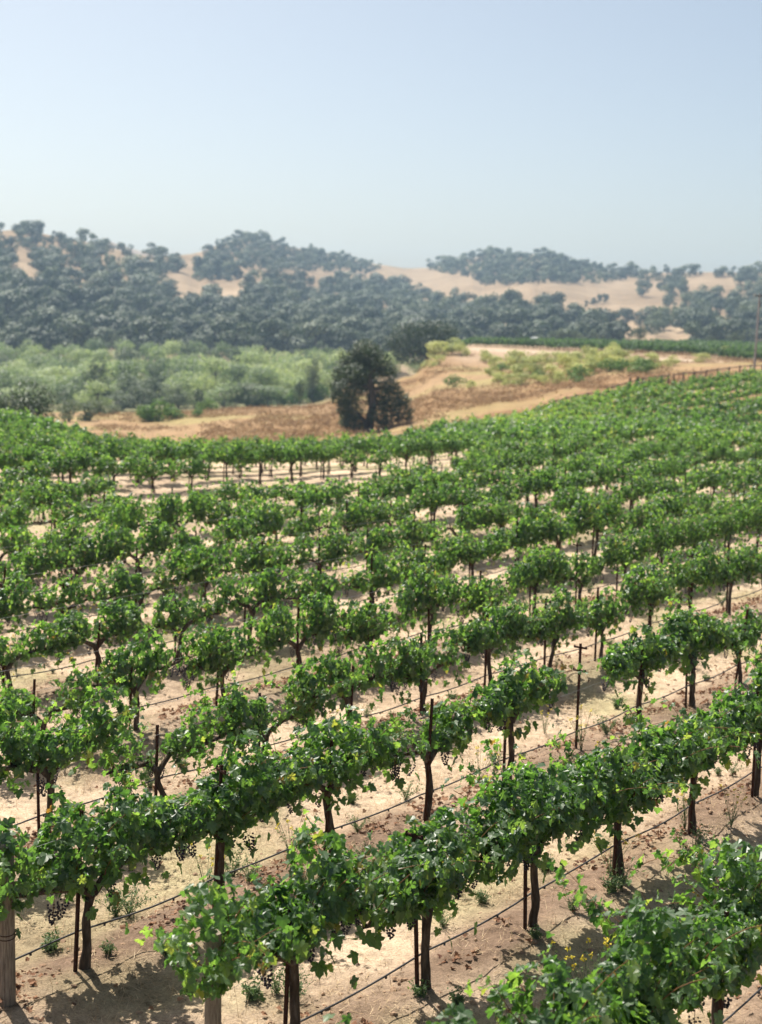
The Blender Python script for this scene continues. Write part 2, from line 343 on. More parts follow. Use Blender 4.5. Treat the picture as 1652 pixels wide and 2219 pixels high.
# hills -------------------------------------------------------------
RIDGE = [(-1500, 520), (-900, 500), (-500, 470), (-250, 480), (0, 500), (50, 497), (120, 512), (200, 527), (300, 553), (370, 556), (430, 548), (480, 528), (540, 512), (590, 528), (680, 545), (740, 556),
         (800, 570), (880, 582), (940, 580), (1000, 565), (1060, 552), (1150, 550), (1220, 562), (1300, 585), (1400, 592), (1480, 590), (1560, 590), (1652, 592), (1800, 585), (2100, 560), (2600, 540), (3200, 540)]
RDIST = [(-1500, 900), (0, 950), (300, 1000), (540, 1250), (880, 1400), (1150, 1350), (1480, 1200), (1652, 1150), (3200, 1000)]
YH0, PY0 = 470.0, 792.0
def ridge_py(px): return np.interp(px, [r[0] for r in RIDGE], [r[1] for r in RIDGE])
def hill_pt(px, u):
    px = np.asarray(px, float); u = np.asarray(u, float)
    yr = ridge_py(px); Yr = np.interp(px, [r[0] for r in RDIST], [r[1] for r in RDIST])
    uu = np.clip(u, 0, 1)
    py = PY0 + (yr - PY0) * uu
    Y = YH0 + (Yr - YH0) * uu ** 1.15
    bmp = (fbm(px / 95 + 3, u * 3.2 + px / 400, 71, 4) - .5) * 30 * np.sin(np.pi * uu) ** .7
    gul = (np.abs(fbm(px / 60 + u * .8, u * 1.3, 77, 3) - .5) - .12) * 34 * np.sin(np.pi * uu)
    py = py + (bmp + gul) 
    over = np.maximum(u - 1, 0)
    d2 = fv[2] + RT[2] * (px - PW / 2) / F - UP[2] * (py - PH / 2) / F
    d1 = fv[1] + RT[1] * (px - PW / 2) / F - UP[1] * (py - PH / 2) / F
    d0 = RT[0] * (px - PW / 2) / F - UP[0] * (py - PH / 2) / F
    z = CAM_H + d2 / d1 * Y
    Y2 = Y + over * 900
    z = np.where(over > 0, z - 1.0 * np.minimum(over * 900 * .25, z + 15), z)
    return np.stack([d0 / d1 * Y2, Y2, z], -1)
npx, nu = 420, 110
pxs = np.linspace(-1300, 3000, npx); us = np.concatenate([np.linspace(0, 1, nu), np.linspace(1.03, 1.7, 12)])
PX2, U2 = np.meshgrid(pxs, us)
HV = hill_pt(PX2, U2); nU = len(us)
low = HV[0].copy(); low[:, 2] = -15.6; low[:, 1] -= 25
HV = np.concatenate([low[None], HV]); nU += 1
ii = np.arange(nU - 1)[:, None] * npx + np.arange(npx - 1)[None]
g = G(); g.add(HV.reshape(-1, 3), np.stack([ii, ii + 1, ii + npx + 1, ii + npx], -1).reshape(-1, 4))
def hill_material():
    m, t, p, out = new_mat('dry_hill_grass')
    n1 = noise_tex(t, .008, 6, .65); n2 = noise_tex(t, .09, 5, .7)
    c = ramp(t, n1, [(.3, (.18, .130, .082)), (.5, (.265, .198, .130)), (.7, (.34, .262, .178))])
    c = mixc(t, 1.0, c, ramp(t, n2, [(.3, (.80, .80, .80)), (.5, (1, 1, 1)), (.75, (1.15, 1.14, 1.12))]), 'MULTIPLY')
    t.links.new(c, p.inputs['Base Color']); p.inputs['Roughness'].default_value = 1; p.inputs['Specular IOR Level'].default_value = 0
    return m
M['hill'] = hill_material()
tag(link('hills', g.mesh('hills', M['hill'], True)), kind='structure')
# a blue mountain far beyond the left-hand saddle, and the plain it stands on
g = G(); mx_ = np.linspace(-500, 1000, 160)
my = np.interp(mx_, [-500, 0, 150, 230, 330, 420, 600, 1000], [560, 540, 527, 524, 548, 570, 590, 610]) + (fbm(mx_ / 40, mx_ * 0, 81, 3) - .5) * 10
rows_ = [np.array([at(a, b + k, 2000 - k * 1.2 + 0.0) for a, b in zip(mx_, my)]) for k in (0, 12, 30)]
basep = rows_[-1].copy(); basep[:, 2] = -16; basep[:, 1] -= 60
backp = rows_[0].copy(); backp[:, 2] = -16; backp[:, 1] += 160
S = np.stack([backp] + rows_ + [basep]); n_ = len(mx_)
ii = np.arange(len(S) - 1)[:, None] * n_ + np.arange(n_ - 1)[None]
g.add(S.reshape(-1, 3), np.stack([ii + n_, ii + n_ + 1, ii + 1, ii], -1).reshape(-1, 4))
tag(link('mountain', g.mesh('mountain', M['hill'], True)), kind='structure')
g = G(); g.add([[-2600, -90, -16], [2600, -90, -16], [2600, 2290, -16], [-2600, 2290, -16]], [[0, 1, 2, 3]])
tag(link('plain', g.mesh('plain', M['hill'])), kind='structure')

# ------------------------------------------------------------------ vines
LO = np.array([(0, .03), (.13, -.13), (.34, -.14), (.50, .04), (.39, .16), (.57, .36), (.45, .50), (.29, .47), (.27, .74), (.12, .84), (0, 1.0)])
LEAF_HI = np.concatenate([[(0, .2)], LO, (LO[1:-1] * [-1, 1])[::-1]])
LO2 = np.array([(0, .0), (.35, -.12), (.55, .3), (.28, .55), (0, 1.0)])
LEAF_LO = np.concatenate([[(0, .25)], LO2, (LO2[1:-1] * [-1, 1])[::-1]])
def leaf_faces(L):
    n = len(L) - 1; k = np.arange(n); return np.stack([np.zeros(n, int), 1 + k, 1 + (k + 1) % n], -1)[:, [0, 2, 1]]
def leaf_verts(L, P, T, N, size, r):
    """blades at P with tip direction T, normal N"""
    n = len(P); B = np.cross(T, N); x = L[:, 0]; y = L[:, 1]
    k1 = r.uniform(-.05, .45, (n, 1)); k2 = r.uniform(.05, .85, (n, 1)); k3 = r.uniform(-.5, .5, (n, 1)); k4 = r.uniform(.0, .14, (n, 1))
    ang = np.arctan2(x, y - .2)
    z = k1 * np.abs(x) - k2 * y ** 2 * .6 + k3 * x * y + k4 * np.sin(ang * 5 + r.uniform(0, 6, (n, 1)))
    s = size[:, None, None]
    return P[:, None] + s * (x[None, :, None] * B[:, None] + y[None, :, None] * T[:, None] + z[..., None] * N[:, None])
def grow_vine(seed, vigor=1.0, nsh=22, bare=0.0, side=(1.0, 1.0), step=0.062, hz=.84):
    """returns trunk polylines, canes and leaves (P, T, N, size, tint) in the vine's own frame: x runs along the row"""
    r = np.random.default_rng(seed)
    hd = np.array([r.normal(0, .05), r.normal(0, .04), hz + r.uniform(-.06, .06)])
    k = np.linspace(0, 1, 9)[:, None]
    tr = k * hd + np.stack([np.sin(k[:, 0] * 5 + r.uniform(0, 6)), np.sin(k[:, 0] * 4 + r.uniform(0, 6)), 0 * k[:, 0]], -1) * .022
    tr[0] = (0, 0, -.12); tr[1, :2] *= .5
    polys = [(tr, np.interp(np.linspace(0, 1, 9), [0, .15, .8, 1], [.062, .046, .041, .052]))]
    arms = []
    for s, L in ((-1, .93 * side[0]), (1, .93 * side[1])):
        n = 9; q = np.linspace(0, 1, n)
        a = np.stack([hd[0] + s * L * q, hd[1] * (1 - q) + .03 * np.sin(q * 7 + r.uniform(0, 6)), hd[2] + (.16 + r.uniform(-.04, .04)) * np.sin(np.minimum(q * 2.2, 1) * np.pi / 2) + .025 * np.sin(q * 9 + r.uniform(0, 6))], -1)
        a[0] = hd - (0, 0, .06)
        polys.append((a, np.interp(q, [0, .2, 1], [.046, .036, .020]))); arms.append(a)
        for m in range(2, n, 1):
            sp = a[m] + [r.normal(0, .02), r.normal(0, .02), .0]
            polys.append((np.array([sp, sp + [r.normal(0, .03), r.normal(0, .03), r.uniform(.05, .11)]]), np.array([.018, .012])))
    canes = []; P = []; N = []; T = []; S = []; C = []
    lump = r.uniform(0, 6, 3)
    for i in range(nsh):
        ar = arms[r.integers(2)]; q = r.uniform(.0, 1.0); j = min(int(q * 8), 7); p = ar[j] * (1 - q * 8 + j) + ar[j + 1] * (q * 8 - j)
        xx = p[0]
        lum = .74 + .46 * math.sin(xx * 4.3 + lump[0]) + .26 * math.sin(xx * 9 + lump[1])
        if r.random() < bare and lum < .75: continue
        Ln = vigor * np.clip(lum, .30, 1.25) * r.uniform(.55, 1.15) * 1.0
        sd_ = 1 if r.random() < .5 else -1
        v = nrm(np.array([r.normal(0, .45), sd_ * abs(r.normal(.30, .30)), 1.0])); p = p.copy(); ns = max(4, int(Ln / step)); path = [p.copy()]
        drp = r.uniform(.015, .075)
        for m in range(ns):
            v = nrm(v + np.array([r.normal(0, .10), sd_ * .035, -drp * (m / 9.0)])); p = p + v * step; path.append(p.copy())
            for rep in range(2):
                if rep and r.random() < .35: continue
                off = nrm(np.array([r.normal(0, .7), sd_ * .35 + r.normal(0, .75), r.normal(.10, .55)]))
                pp = p + off * r.uniform(.04, .12)
                out = np.array([r.normal(0, .25), pp[1] * 1.6, .45])
                nn = nrm(nrm(out) * .9 + r.normal(0, .55, 3) + np.array([0, 0, .35]))
                tt = np.array([r.normal(0, .5), np.sign(pp[1]) * .35 + r.normal(0, .4), -.75]); tt = tt - nn * (tt @ nn)
                P.append(pp); N.append(nn); T.append(nrm(tt)); S.append(r.uniform(.066, .112) * (1.0 - .35 * (m / ns) ** 2)); C.append(np.clip(r.normal(.42, .2) + .28 * (m / ns) ** 2 * r.random() , 0, .93) if r.random() > .015 else r.uniform(.94, 1))
        canes.append(np.array(path))
    # the dense body of the canopy
    nl = 6
    for i in range(nl):
        xx = -.85 * side[0] + (i + r.uniform(.1, .9)) / nl * .85 * (side[0] + side[1]); lum = .74 + .5 * math.sin(xx * 4.3 + lump[0]) + .28 * math.sin(xx * 9 + lump[1])
        if bare and lum < .5: continue
        hh = vigor * np.clip(lum, .35, 1.5); rx, ry, rz_ = r.uniform(.22, .36), r.uniform(.22, .36) * min(1, vigor + .1), .14 + .26 * hh
        c = np.array([xx, r.normal(0, .07), hd[2] + .10 + rz_ * .85])
        for q in range(int(125 * vigor)):
            d = nrm(r.normal(size=3)); pp = c + d * np.array([rx, ry, rz_]) * (.55 + .45 * r.random() ** .5)
            nn = nrm(d * [.6, 1.15, .6] + r.normal(0, .5, 3) + [0, 0, .28]); tt = np.array([r.normal(0, .5), np.sign(pp[1]) * .35 + r.normal(0, .35), -.75]); tt = tt - nn * (tt @ nn)
            P.append(pp); N.append(nn); T.append(nrm(tt)); S.append(r.uniform(.066, .112)); C.append(np.clip(r.normal(.40, .22), 0, .93))
    # drooping growth under the arms
    for i in range(int(100 * vigor)):
        xx = r.uniform(-.9, .9)
        if math.sin(xx * 4.3 + lump[0]) < -.3: continue
        pp = np.array([xx, r.normal(0, .17), hd[2] + r.uniform(-.16, .24)]); nn = nrm(np.array([r.normal(0, .4), pp[1] * 3, .4]) + r.normal(0, .4, 3))
        tt = np.array([r.normal(0, .4), np.sign(pp[1]) * .3, -.9]); tt = tt - nn * (tt @ nn)
        P.append(pp); N.append(nn); T.append(nrm(tt)); S.append(r.uniform(.07, .12)); C.append(np.clip(r.normal(.42, .2), 0, .92) if r.random() > .06 else r.uniform(.93, 1))
    gr = []
    for i in range(6):
        ar = arms[r.integers(2)]; a = ar[r.integers(1, 9)]
        gr.append(a + [r.normal(0, .06), r.normal(0, .09), -r.uniform(.0, .10)])
    return dict(polys=polys, canes=canes, P=np.array(P), N=np.array(N), T=np.array(T), S=np.array(S), C=np.array(C), grapes=gr)
def trunk_mesh(vn, canes=True, n=7):
    g = G()
    for p, r in vn['polys']: tube(g, p, r, n if len(p) > 2 else 5, 0, jit=.16)
    if canes:
        for c in vn['canes']: tube(g, c[::2] if len(c) > 4 else c, np.linspace(.006, .003, len(c[::2] if len(c) > 4 else c)), 4, 1, cap=False)
    return g.mesh('vine_trunk', [M['bark'], M['cane']], True)
def foliage_mesh(vn, sel, L, mat, scale=1.0, r=rng):
    g = G(); n = int(sel.sum()); LV = leaf_verts(L, vn['P'][sel], vn['T'][sel], vn['N'][sel], vn['S'][sel] * scale, r)
    Fc = leaf_faces(L); nl = len(L)
    g.add(LV.reshape(-1, 3), (np.arange(n)[:, None, None] * nl + Fc[None]).reshape(-1, 3), 0, np.repeat(vn['C'][sel], nl))
    return g.mesh('vine_foliage', mat, False)
# single leaves
LEAF1 = []
for k in range(8):
    g = G(); g.add(leaf_verts(LEAF_HI, np.zeros((1, 3)), np.array([[0, 1.0, 0]]), np.array([[0, 0, 1.0]]), np.ones(1), rng)[0], leaf_faces(LEAF_HI)); LEAF1.append(g.mesh('leaf', M['leaf1']))
# grape bunches
def ico():
    p = (1 + 5 ** .5) / 2
    V = nrm(np.array([(-1, p, 0), (1, p, 0), (-1, -p, 0), (1, -p, 0), (0, -1, p), (0, 1, p), (0, -1, -p), (0, 1, -p), (p, 0, -1), (p, 0, 1), (-p, 0, -1), (-p, 0, 1)], float))
    Fc = np.array([(0, 11, 5), (0, 5, 1), (0, 1, 7), (0, 7, 10), (0, 10, 11), (1, 5, 9), (5, 11, 4), (11, 10, 2), (10, 7, 6), (7, 1, 8), (3, 9, 4), (3, 4, 2), (3, 2, 6), (3, 6, 8), (3, 8, 9), (4, 9, 5), (2, 4, 11), (6, 2, 10), (8, 6, 7), (9, 8, 1)])
    return V, Fc
IV, IF = ico()
GRAPES = []
for k in range(4):
    g = G(); nb = 34
    for b in range(nb):
        q = (b + .5) / nb; z = -.015 - .17 * q; R = .046 * (1 - q) ** .6 + .006; th = b * 2.4 + rng.uniform(-.4, .4)
        g.add(IV * rng.uniform(.0095, .0125) + [R * math.cos(th), R * math.sin(th), z], IF, 0)
    tube(g, [(0, 0, .06), (.004, 0, 0), (0, 0, -.1)], .0028, 4, 1)
    GRAPES.append(g.mesh('grape_cluster', [M['grape'], M['cane']], True))

ORD = ['first', 'second', 'third', 'fourth', 'fifth', 'sixth', 'seventh', 'eighth', 'ninth', 'tenth', 'eleventh', 'twelfth', 'thirteenth', 'fourteenth', 'fifteenth', 'sixteenth', 'seventeenth', 'eighteenth', 'nineteenth', 'twentieth']
def ordn(i): return ORD[i] if i < len(ORD) else f'{i + 1}th'
VSP = 1.85
T0A = 8.73          # a vine of the second row stands here
spots = []          # (row, t, o, x, y, px, py)
for rI in range(0, 60):
    o = ROW_Z - rI * ROW_S
    tshift = {0: .35, 1: 0.0, 2: .06}.get(rI, rng.uniform(-.9, .9))
    for k in range(-6, 120):
        t = T0A + k * VSP + tshift
        x, y = to_xy(t, o)
        if y < 8 or y > 152: continue
        if rI <= 2 and k < (-1 if rI == 0 else 0): continue
        px, py = to_px((x, y, 0.9))
        top = to_px((x, y, 1.9))
        if px < -110 or px > 1652 + 110 or top[1] > (2480 if rI == 0 else 2260): continue
        if y > ymax_vines(px): continue
        if rI in (10, 11) and 265 < px < 1010: continue      # the open avenue between the two blocks
        spots.append([rI, t, o, x, y, px, k])
spots.sort(key=lambda s: s[4])
spots = [s for s in spots if not (s[0] == 2 and s[6] == 5)]          # a missing vine: only its stake stands there
infr = [s for s in spots]
NIND = 300
ind, rest = infr[:NIND], infr[NIND:]
# variants
HI = [grow_vine(100 + i, rng.uniform(.85, 1.08), 28) for i in range(10)] 
LOWV = [grow_vine(200 + i, rng.uniform(.58, .8), 17, .35, (rng.uniform(.8, 1.05), rng.uniform(.8, 1.05)), hz=.54) for i in range(8)]
SHT = [grow_vine(250 + i, rng.uniform(.75, .95), 24, .15, (rng.uniform(.9, 1.05), rng.uniform(.9, 1.05)), hz=.56) for i in range(8)]
def pack(vn, lod):
    al = np.ones(len(vn['P']), bool)
    if lod == 0: return trunk_mesh(vn), foliage_mesh(vn, al, LEAF_HI, M['leaf'])
    al = rng.random(len(al)) < .55
    return trunk_mesh(vn, False, 5), foliage_mesh(vn, al, LEAF_LO, M['leaf_far'], 1.3)
HIP = [pack(v, 0) for v in HI]; LOWP = [pack(v, 0) for v in LOWV]; SHTP = [pack(v, 0) for v in SHT]
MIDP = [pack(v, 1) for v in (HI[:7] + SHT[:3])]
VIG = {(1, 0): 1.0, (1, 1): .95, (1, 2): 1.1, (1, 3): 1.12, (1, 4): .95, (1, 5): 1.05, (2, 0): .98, (2, 1): .95, (2, 2): .92, (2, 3): .55, (2, 4): .78, (2, 6): .8, (2, 7): .95, (2, 8): .9}
cnt = {}
rowpx = {}
for s in ind:
    if -40 < s[5] < 1652 + 40: rowpx.setdefault(s[0], []).append(s)
for r_ in rowpx: rowpx[r_].sort(key=lambda s: s[5])
def row_name(r): 
    return f'the {ordn(r)} row back' if r > 0 else 'the nearest row'
SIDE_ROW = {1: 'second row, the one starting at the leafy wooden post', 2: 'third row, the one starting at the wooden post in the corner'}
def vine_label(s, rank):
    r = s[0]
    if r < 11:
        rn = 'nearest row' if r == 0 else (ordn(r) + ' row back')
        return rn, ordn(rank)
    return ordn(r - 11) + ' row beyond the open gap', ordn(rank)
stake_jobs = []
seedc = 1000
RZ = math.pi / 2 - TH
for s in ind:
    r_, t, o, x, y, px, k = s
    z = float(zter(x, y)) 
    lst = rowpx.get(r_, []); rank = next((i for i, q in enumerate(lst) if q is s), -1)
    near = r_ <= 2 and y < 24
    flip = math.pi if rng.random() < .5 else 0
    if rank < 0: continue
    rn, od = vine_label(s, rank)
    lab = f'grapevine, {od} from the left in the {rn}'; grp = None
    v = thing('grapevine', (x, y, z), lab, 'grapevine', grp or 'grapevines in rows across the vineyard', RZ + flip + rng.normal(0, .03))
    if near:
        seedc += 1; v.rotation_euler[2] = RZ
        vg = VIG.get((r_, k), rng.uniform(.9, 1.1))
        if r_ == 0: vg *= 1.18
        vn = grow_vine(seedc, vg, int(22 * max(vg, .6)), 0 if vg > .7 else .3, {(1, 0): (1.30, 1), (2, 0): (1.5, 1), (0, -1): (1, 1.1)}.get((r_, k), (1.0, 1.0)), hz=.98 if (r_, k) == (1, 0) else .84)
        rad = np.abs(vn['P'][:, 1]) + .6 * np.maximum(vn['P'][:, 2] - 1.05, 0); pr = rad + rng.uniform(0, .25, len(rad))
        vn['S'] = vn['S'] * 1.12
        nl = 110 if y < 19 else 60
        single = np.zeros(len(rad), bool); single[np.argsort(-pr)[:nl]] = True
        link('trunk', trunk_mesh(vn), v)
        tag(link('foliage', foliage_mesh(vn, ~single, LEAF_HI, M['leaf']), v), kind='stuff')
        for i in np.where(single)[0]:
            lf = link('leaf', LEAF1[i % 8], v)
            Tn, Nn, Sz = vn['T'][i], vn['N'][i], vn['S'][i]; Bn = np.cross(Tn, Nn)
            lf.matrix_local = Matrix(((Bn[0] * Sz, Tn[0] * Sz, Nn[0] * Sz, vn['P'][i][0]), (Bn[1] * Sz, Tn[1] * Sz, Nn[1] * Sz, vn['P'][i][1]), (Bn[2] * Sz, Tn[2] * Sz, Nn[2] * Sz, vn['P'][i][2]), (0, 0, 0, 1)))
        for gp in vn['grapes']:
            gc = link('grape_cluster', GRAPES[rng.integers(4)], v, gp); gc.rotation_euler = (rng.normal(0, .15), rng.normal(0, .15), rng.uniform(0, 6)); q = rng.uniform(.85, 1.25); gc.scale = (q, q, q)
    else:
        if y < 40:
            sparse = rng.random() < np.interp(px, [0, 700, 1100, 1652], [.6, .5, .22, .15]) * (1 if r_ < 6 else .35)
            shrt = r_ >= 3 and px < rng.uniform(700, 1250) and not (r_ == 3 and px < 110)
            src, arr = (LOWP, LOWV) if sparse else (SHTP, SHT) if shrt else (HIP, HI)
        else:
            src, arr = MIDP, None
        i = rng.integers(len(src)); tm, fm = src[i]
        link('trunk', tm, v)
        f = tag(link('foliage', fm, v), kind='stuff')
        hs = rng.uniform(.88, 1.14)
        if src is HIP and r_ >= 3: hs *= .92
        if src is MIDP: hs *= .86
        if r_ == 9 and 250 < px < 1010: hs *= .85
        v.scale = (rng.uniform(.95, 1.05), rng.uniform(.82, 1.1) * (.82 if r_ >= 3 else 1), hs)
        if y < 32 and arr is not None:
            for gp in arr[i]['grapes'][:5]:
                gc = link('grape_cluster', GRAPES[rng.integers(4)], v, gp); gc.rotation_euler = (0, 0, rng.uniform(0, 6))
    if y < 75 and (r_ <= 9 or r_ <= 13): stake_jobs.append((s, od, rn))
# the rest of the vines on the far slope: past counting one by one
g = G(); base_far = [grow_vine(300 + i, rng.uniform(.85, 1.05), 20) for i in range(4)]
for s in rest:
    vn = base_far[rng.integers(4)]; n = len(vn['P']); dens = .30 if s[4] < 110 else .24; sel = rng.random(n) < dens
    c, sn = math.cos(RZ), math.sin(RZ); Rm = np.array([[c, -sn, 0], [sn, c, 0], [0, 0, 1]]); z = float(zter(s[3], s[4]))
    fl = -1 if rng.random() < .5 else 1
    P = (vn['P'][sel] * [fl, fl, rng.uniform(.9, 1.08)]) @ Rm.T + [s[3], s[4], z]
    quads(g, P, vn['N'][sel] @ Rm.T, vn['S'][sel] * 2.1, 0, np.clip(vn['C'][sel] + (vnoise(s[3] * .08, s[4] * .08, 5) - .4) * .5, 0, .96), .95, .2)
    tube(g, [(s[3], s[4], z - .1), (s[3], s[4], z + .95)], .045, 4, 1, cap=False)
if rest: tag(link('vine_rows', g.mesh('vine_rows', [M['leaf_far'], M['bark']]), None), kind='stuff')

# stakes ---------------------------------------------------------------
def stake_mesh(h, arm):
    g = G()
    L = np.array([(0, 0), (.029, 0), (.029, .005), (.005, .005), (.005, .029), (0, .029)]) - .010
    zs = [-.25, h]; n = 6
    Vv = np.array([(a, b, zz) for zz in zs for a, b in L])
    j = np.arange(n); kk = (j + 1) % n
    g.add(Vv, np.stack([j, kk, kk + n, j + n], -1), 0)
    g.add(Vv[n:], [[0, 1, 2, 3], [0, 3, 4, 5]], 0)
    return g.mesh('stake_bar', M['rust'])
def arm_mesh(zc):
    g = G()
    for z_ in (zc, zc - .34):
        box(g, (0, 0, z_), (.011, .105, .013))
        for yy in (-.095, .095): box(g, (0, yy, z_ + .02), (.010, .006, .009))
    return g.mesh('crossarm', M['rust'])
STK = [stake_mesh(h, 0) for h in (1.36, 1.46, 1.58)]; ARM = [arm_mesh(h - .06) for h in (1.36, 1.46, 1.58)]
for s, od, rn in stake_jobs:
    r_, t, o, x, y, px, k = s
    xx, yy = to_xy(t - .13 + rng.normal(0, .015), o + rng.normal(.02, .03)); i = rng.integers(3)
    st = thing('metal_stake', (xx, yy, float(zter(xx, yy))), f'rusty stake by the {od} vine from the left, {rn}', 'stake', 'rusty stakes beside the vines', RZ)
    st.rotation_euler = (rng.normal(0, .025), rng.normal(.012, .03), RZ + rng.normal(0, .2)); q_ = 1.0 if r_ < 3 else float(np.interp(px, [0, 700, 1100], [.74, .78, .95])) * rng.uniform(.92, 1.1); st.scale = (1, 1, q_)
    link('bar', STK[i], st)
    if rng.random() < .16: link('crossarm', ARM[i], st)
xx, yy = to_xy(T0A + 5 * VSP, ROW_Z - 2 * ROW_S)
st = thing('metal_stake', (xx, yy, float(zter(xx, yy))), 'rusty stake with crossarm standing alone where a vine is missing, third row', 'stake', 'rusty stakes beside the vines', RZ)
link('bar', STK[2], st); link('crossarm', ARM[2], st)

# wooden end posts ---------------------------------------------------------------
def end_post(x, y, h, r0, label, tilt=0.0):
    p = thing('end_post', (x, y, float(zter(x, y))), label, 'post'); p.rotation_euler = (0, tilt, 0)
    g = G(); zz = np.linspace(-.3, h, 9); tube(g, np.stack([zz * 0, zz * 0, zz], -1), np.linspace(r0 * 1.06, r0 * .94, 9), 18, 0, jit=.012)
    link('shaft', g.mesh('post_shaft', M['post'], True), p)
    g = G()
    for zc in (.62, .66):
        th = np.linspace(0, 2 * np.pi, 15); tube(g, np.stack([np.cos(th) * (r0 * 1.06), np.sin(th) * (r0 * 1.06), zc + .012 * np.sin(th)], -1), .004, 4, 0, cap=False)
    link('wire_wrap', g.mesh('wire_wrap', M['rust'], True), p)
pa = at(463, 2300, 12.0); ta = pa[0] * DT[0] + pa[1] * DT[1]
ta = 7.74
xx, yy = to_xy(ta, ROW_Z - ROW_S); end_post(xx, yy, 1.42, .066, 'weathered round wooden post wrapped in leaves at the start of the second row')
xx, yy = to_xy(7.90, ROW_Z - 2 * ROW_S); end_post(xx, yy, 1.5, .075, 'weathered round wooden post in the bottom corner at the start of the third row')

# drip hoses and wires ---------------------------------------------------------------
for rI in range(0, 9):
    o = ROW_Z - rI * ROW_S
    ts = np.arange(7.6 if rI else 9.5, 62, .30); xy = np.array([to_xy(t, o - .04) for t in ts])
    ok = (xy[:, 1] < 56); ts, xy = ts[ok], xy[ok]
    pxx = np.array([to_px((a, b, .4))[0] for a, b in xy]); ok = (pxx > -150) & (pxx < 1800); ts, xy = ts[ok], xy[ok]
    sag = .035 * np.abs(np.sin((ts - T0A) / VSP * np.pi)); zz = zbase(xy[:, 0], xy[:, 1]) + .50 - sag + .05 * (vnoise(ts * .5, ts * 0, 90 + rI) - .5)
    wob = (vnoise(ts * .9, ts * 0 + 3, 95 + rI) - .5) * .06
    g = G(); pts = np.stack([xy[:, 0] + wob * DO[0], xy[:, 1] + wob * DO[1], zz], -1); tube(g, pts, .0095, 6, 0)
    rn = 'nearest row' if rI == 0 else ordn(rI) + ' row back'
    h = thing('drip_hose', tuple(pts[0]), f'black irrigation hose strung low along the {rn}', 'hose', 'black drip hoses along the rows')
    link('tubing', g.mesh('tubing', M['hose'], True), h).matrix_parent_inverse = Matrix.Translation(-Vector(pts[0]))
    g = G()
    for i in range(2, len(pts) - 1, 3): box(g, pts[i] - [0, 0, .016], (.010, .010, .012))
    e = tag(link('emitter', g.mesh('emitter', M['hose']), h), kind='stuff'); e.matrix_parent_inverse = Matrix.Translation(-Vector(pts[0]))
    if rI < 8:
        for zc, nm in ((1.02, 'lower'), (1.40, 'upper')):
            tt = ts[::6] if len(ts) > 12 else ts; P2 = np.array([(*to_xy(t, o + .03), 0) for t in tt]); P2[:, 2] = zbase(P2[:, 0], P2[:, 1]) + zc + .1
            g = G(); tube(g, P2, .0022, 4, 0, cap=False)
            wv = link('trellis_wire', g.mesh('trellis_wire', M['wire'], True)); tag(wv, f'{nm} thin steel wire running through the leaves of the {rn}', 'wire', 'trellis wires of the vine rows')

# ------------------------------------------------------------------ ground litter close by
def near_scatter(n, ymin, ymax):
    P = []
    while sum(len(p) for p in P) < n:
        y = np.sqrt(rng.uniform(ymin ** 2, ymax ** 2, n)); x = rng.uniform(-.31, .31, n) * y; P.append(np.stack([x, y], -1))
    return np.concatenate(P)[:n]
P = near_scatter(170000, 10.5, 36); ph, oo = row_phase(P[:, 0], P[:, 1])
keep = rng.random(len(P)) > .72 * np.exp(-((ph - .2) / .55) ** 2); P = P[keep]
cl = fbm(P[:, 0] * 1.6, P[:, 1] * 1.6, 111, 3); P = P[rng.random(len(P)) < np.clip((cl - .30) * 3.2, .12, 1)]
n = len(P); z = zter(P[:, 0], P[:, 1]); L = rng.uniform(.05, .17, n); az = rng.uniform(0, 2 * np.pi, n); el = np.abs(rng.normal(.12, .28, n))
up_ = rng.random(n) < .06; el[up_] = rng.uniform(.7, 1.4, up_.sum()); L[up_] *= 1.6
D = np.stack([np.cos(az) * np.cos(el), np.sin(az) * np.cos(el), np.sin(el)], -1); Sd = np.stack([-np.sin(az), np.cos(az), 0 * az], -1) * .0030
B = np.stack([P[:, 0], P[:, 1], z + rng.uniform(.0, .02, n)], -1)
Vb = np.stack([B - Sd, B + Sd, B + D * L[:, None] + [0, 0, .004]], 1)
g = G(); g.add(Vb.reshape(-1, 3), np.arange(n * 3).reshape(-1, 3), 0, np.repeat(rng.random(n), 3))
tag(link('dry_grass', g.mesh('dry_grass', M['straw'])), kind='stuff')
# fallen leaves gathered in drifts along the rows
P = near_scatter(60000, 10.5, 34); ph, oo = row_phase(P[:, 0], P[:, 1])
dr = np.exp(-((ph - .30) / .38) ** 2) * smooth01(fbm(P[:, 0] * 1.1, P[:, 1] * 1.1, 121, 3), .47, .62)
P = P[rng.random(len(P)) < np.minimum(dr * 1.1, .9) + .012]; n = len(P); z = zter(P[:, 0], P[:, 1])
g = G(); N_ = nrm(np.stack([rng.normal(0, .5, n), rng.normal(0, .5, n), np.ones(n)], -1)); T_ = nrm(np.cross(N_, rng.normal(size=(n, 3))))
LV = leaf_verts(LEAF_LO, np.stack([P[:, 0], P[:, 1], z + rng.uniform(.01, .05, n)], -1), T_, N_, rng.uniform(.028, .075, n), rng)
g.add(LV.reshape(-1, 3), (np.arange(n)[:, None, None] * len(LEAF_LO) + leaf_faces(LEAF_LO)[None]).reshape(-1, 3), 0, np.repeat(rng.random(n), len(LEAF_LO)))
tag(link('fallen_leaves', g.mesh('fallen_leaves', M['deadleaf'])), kind='stuff')
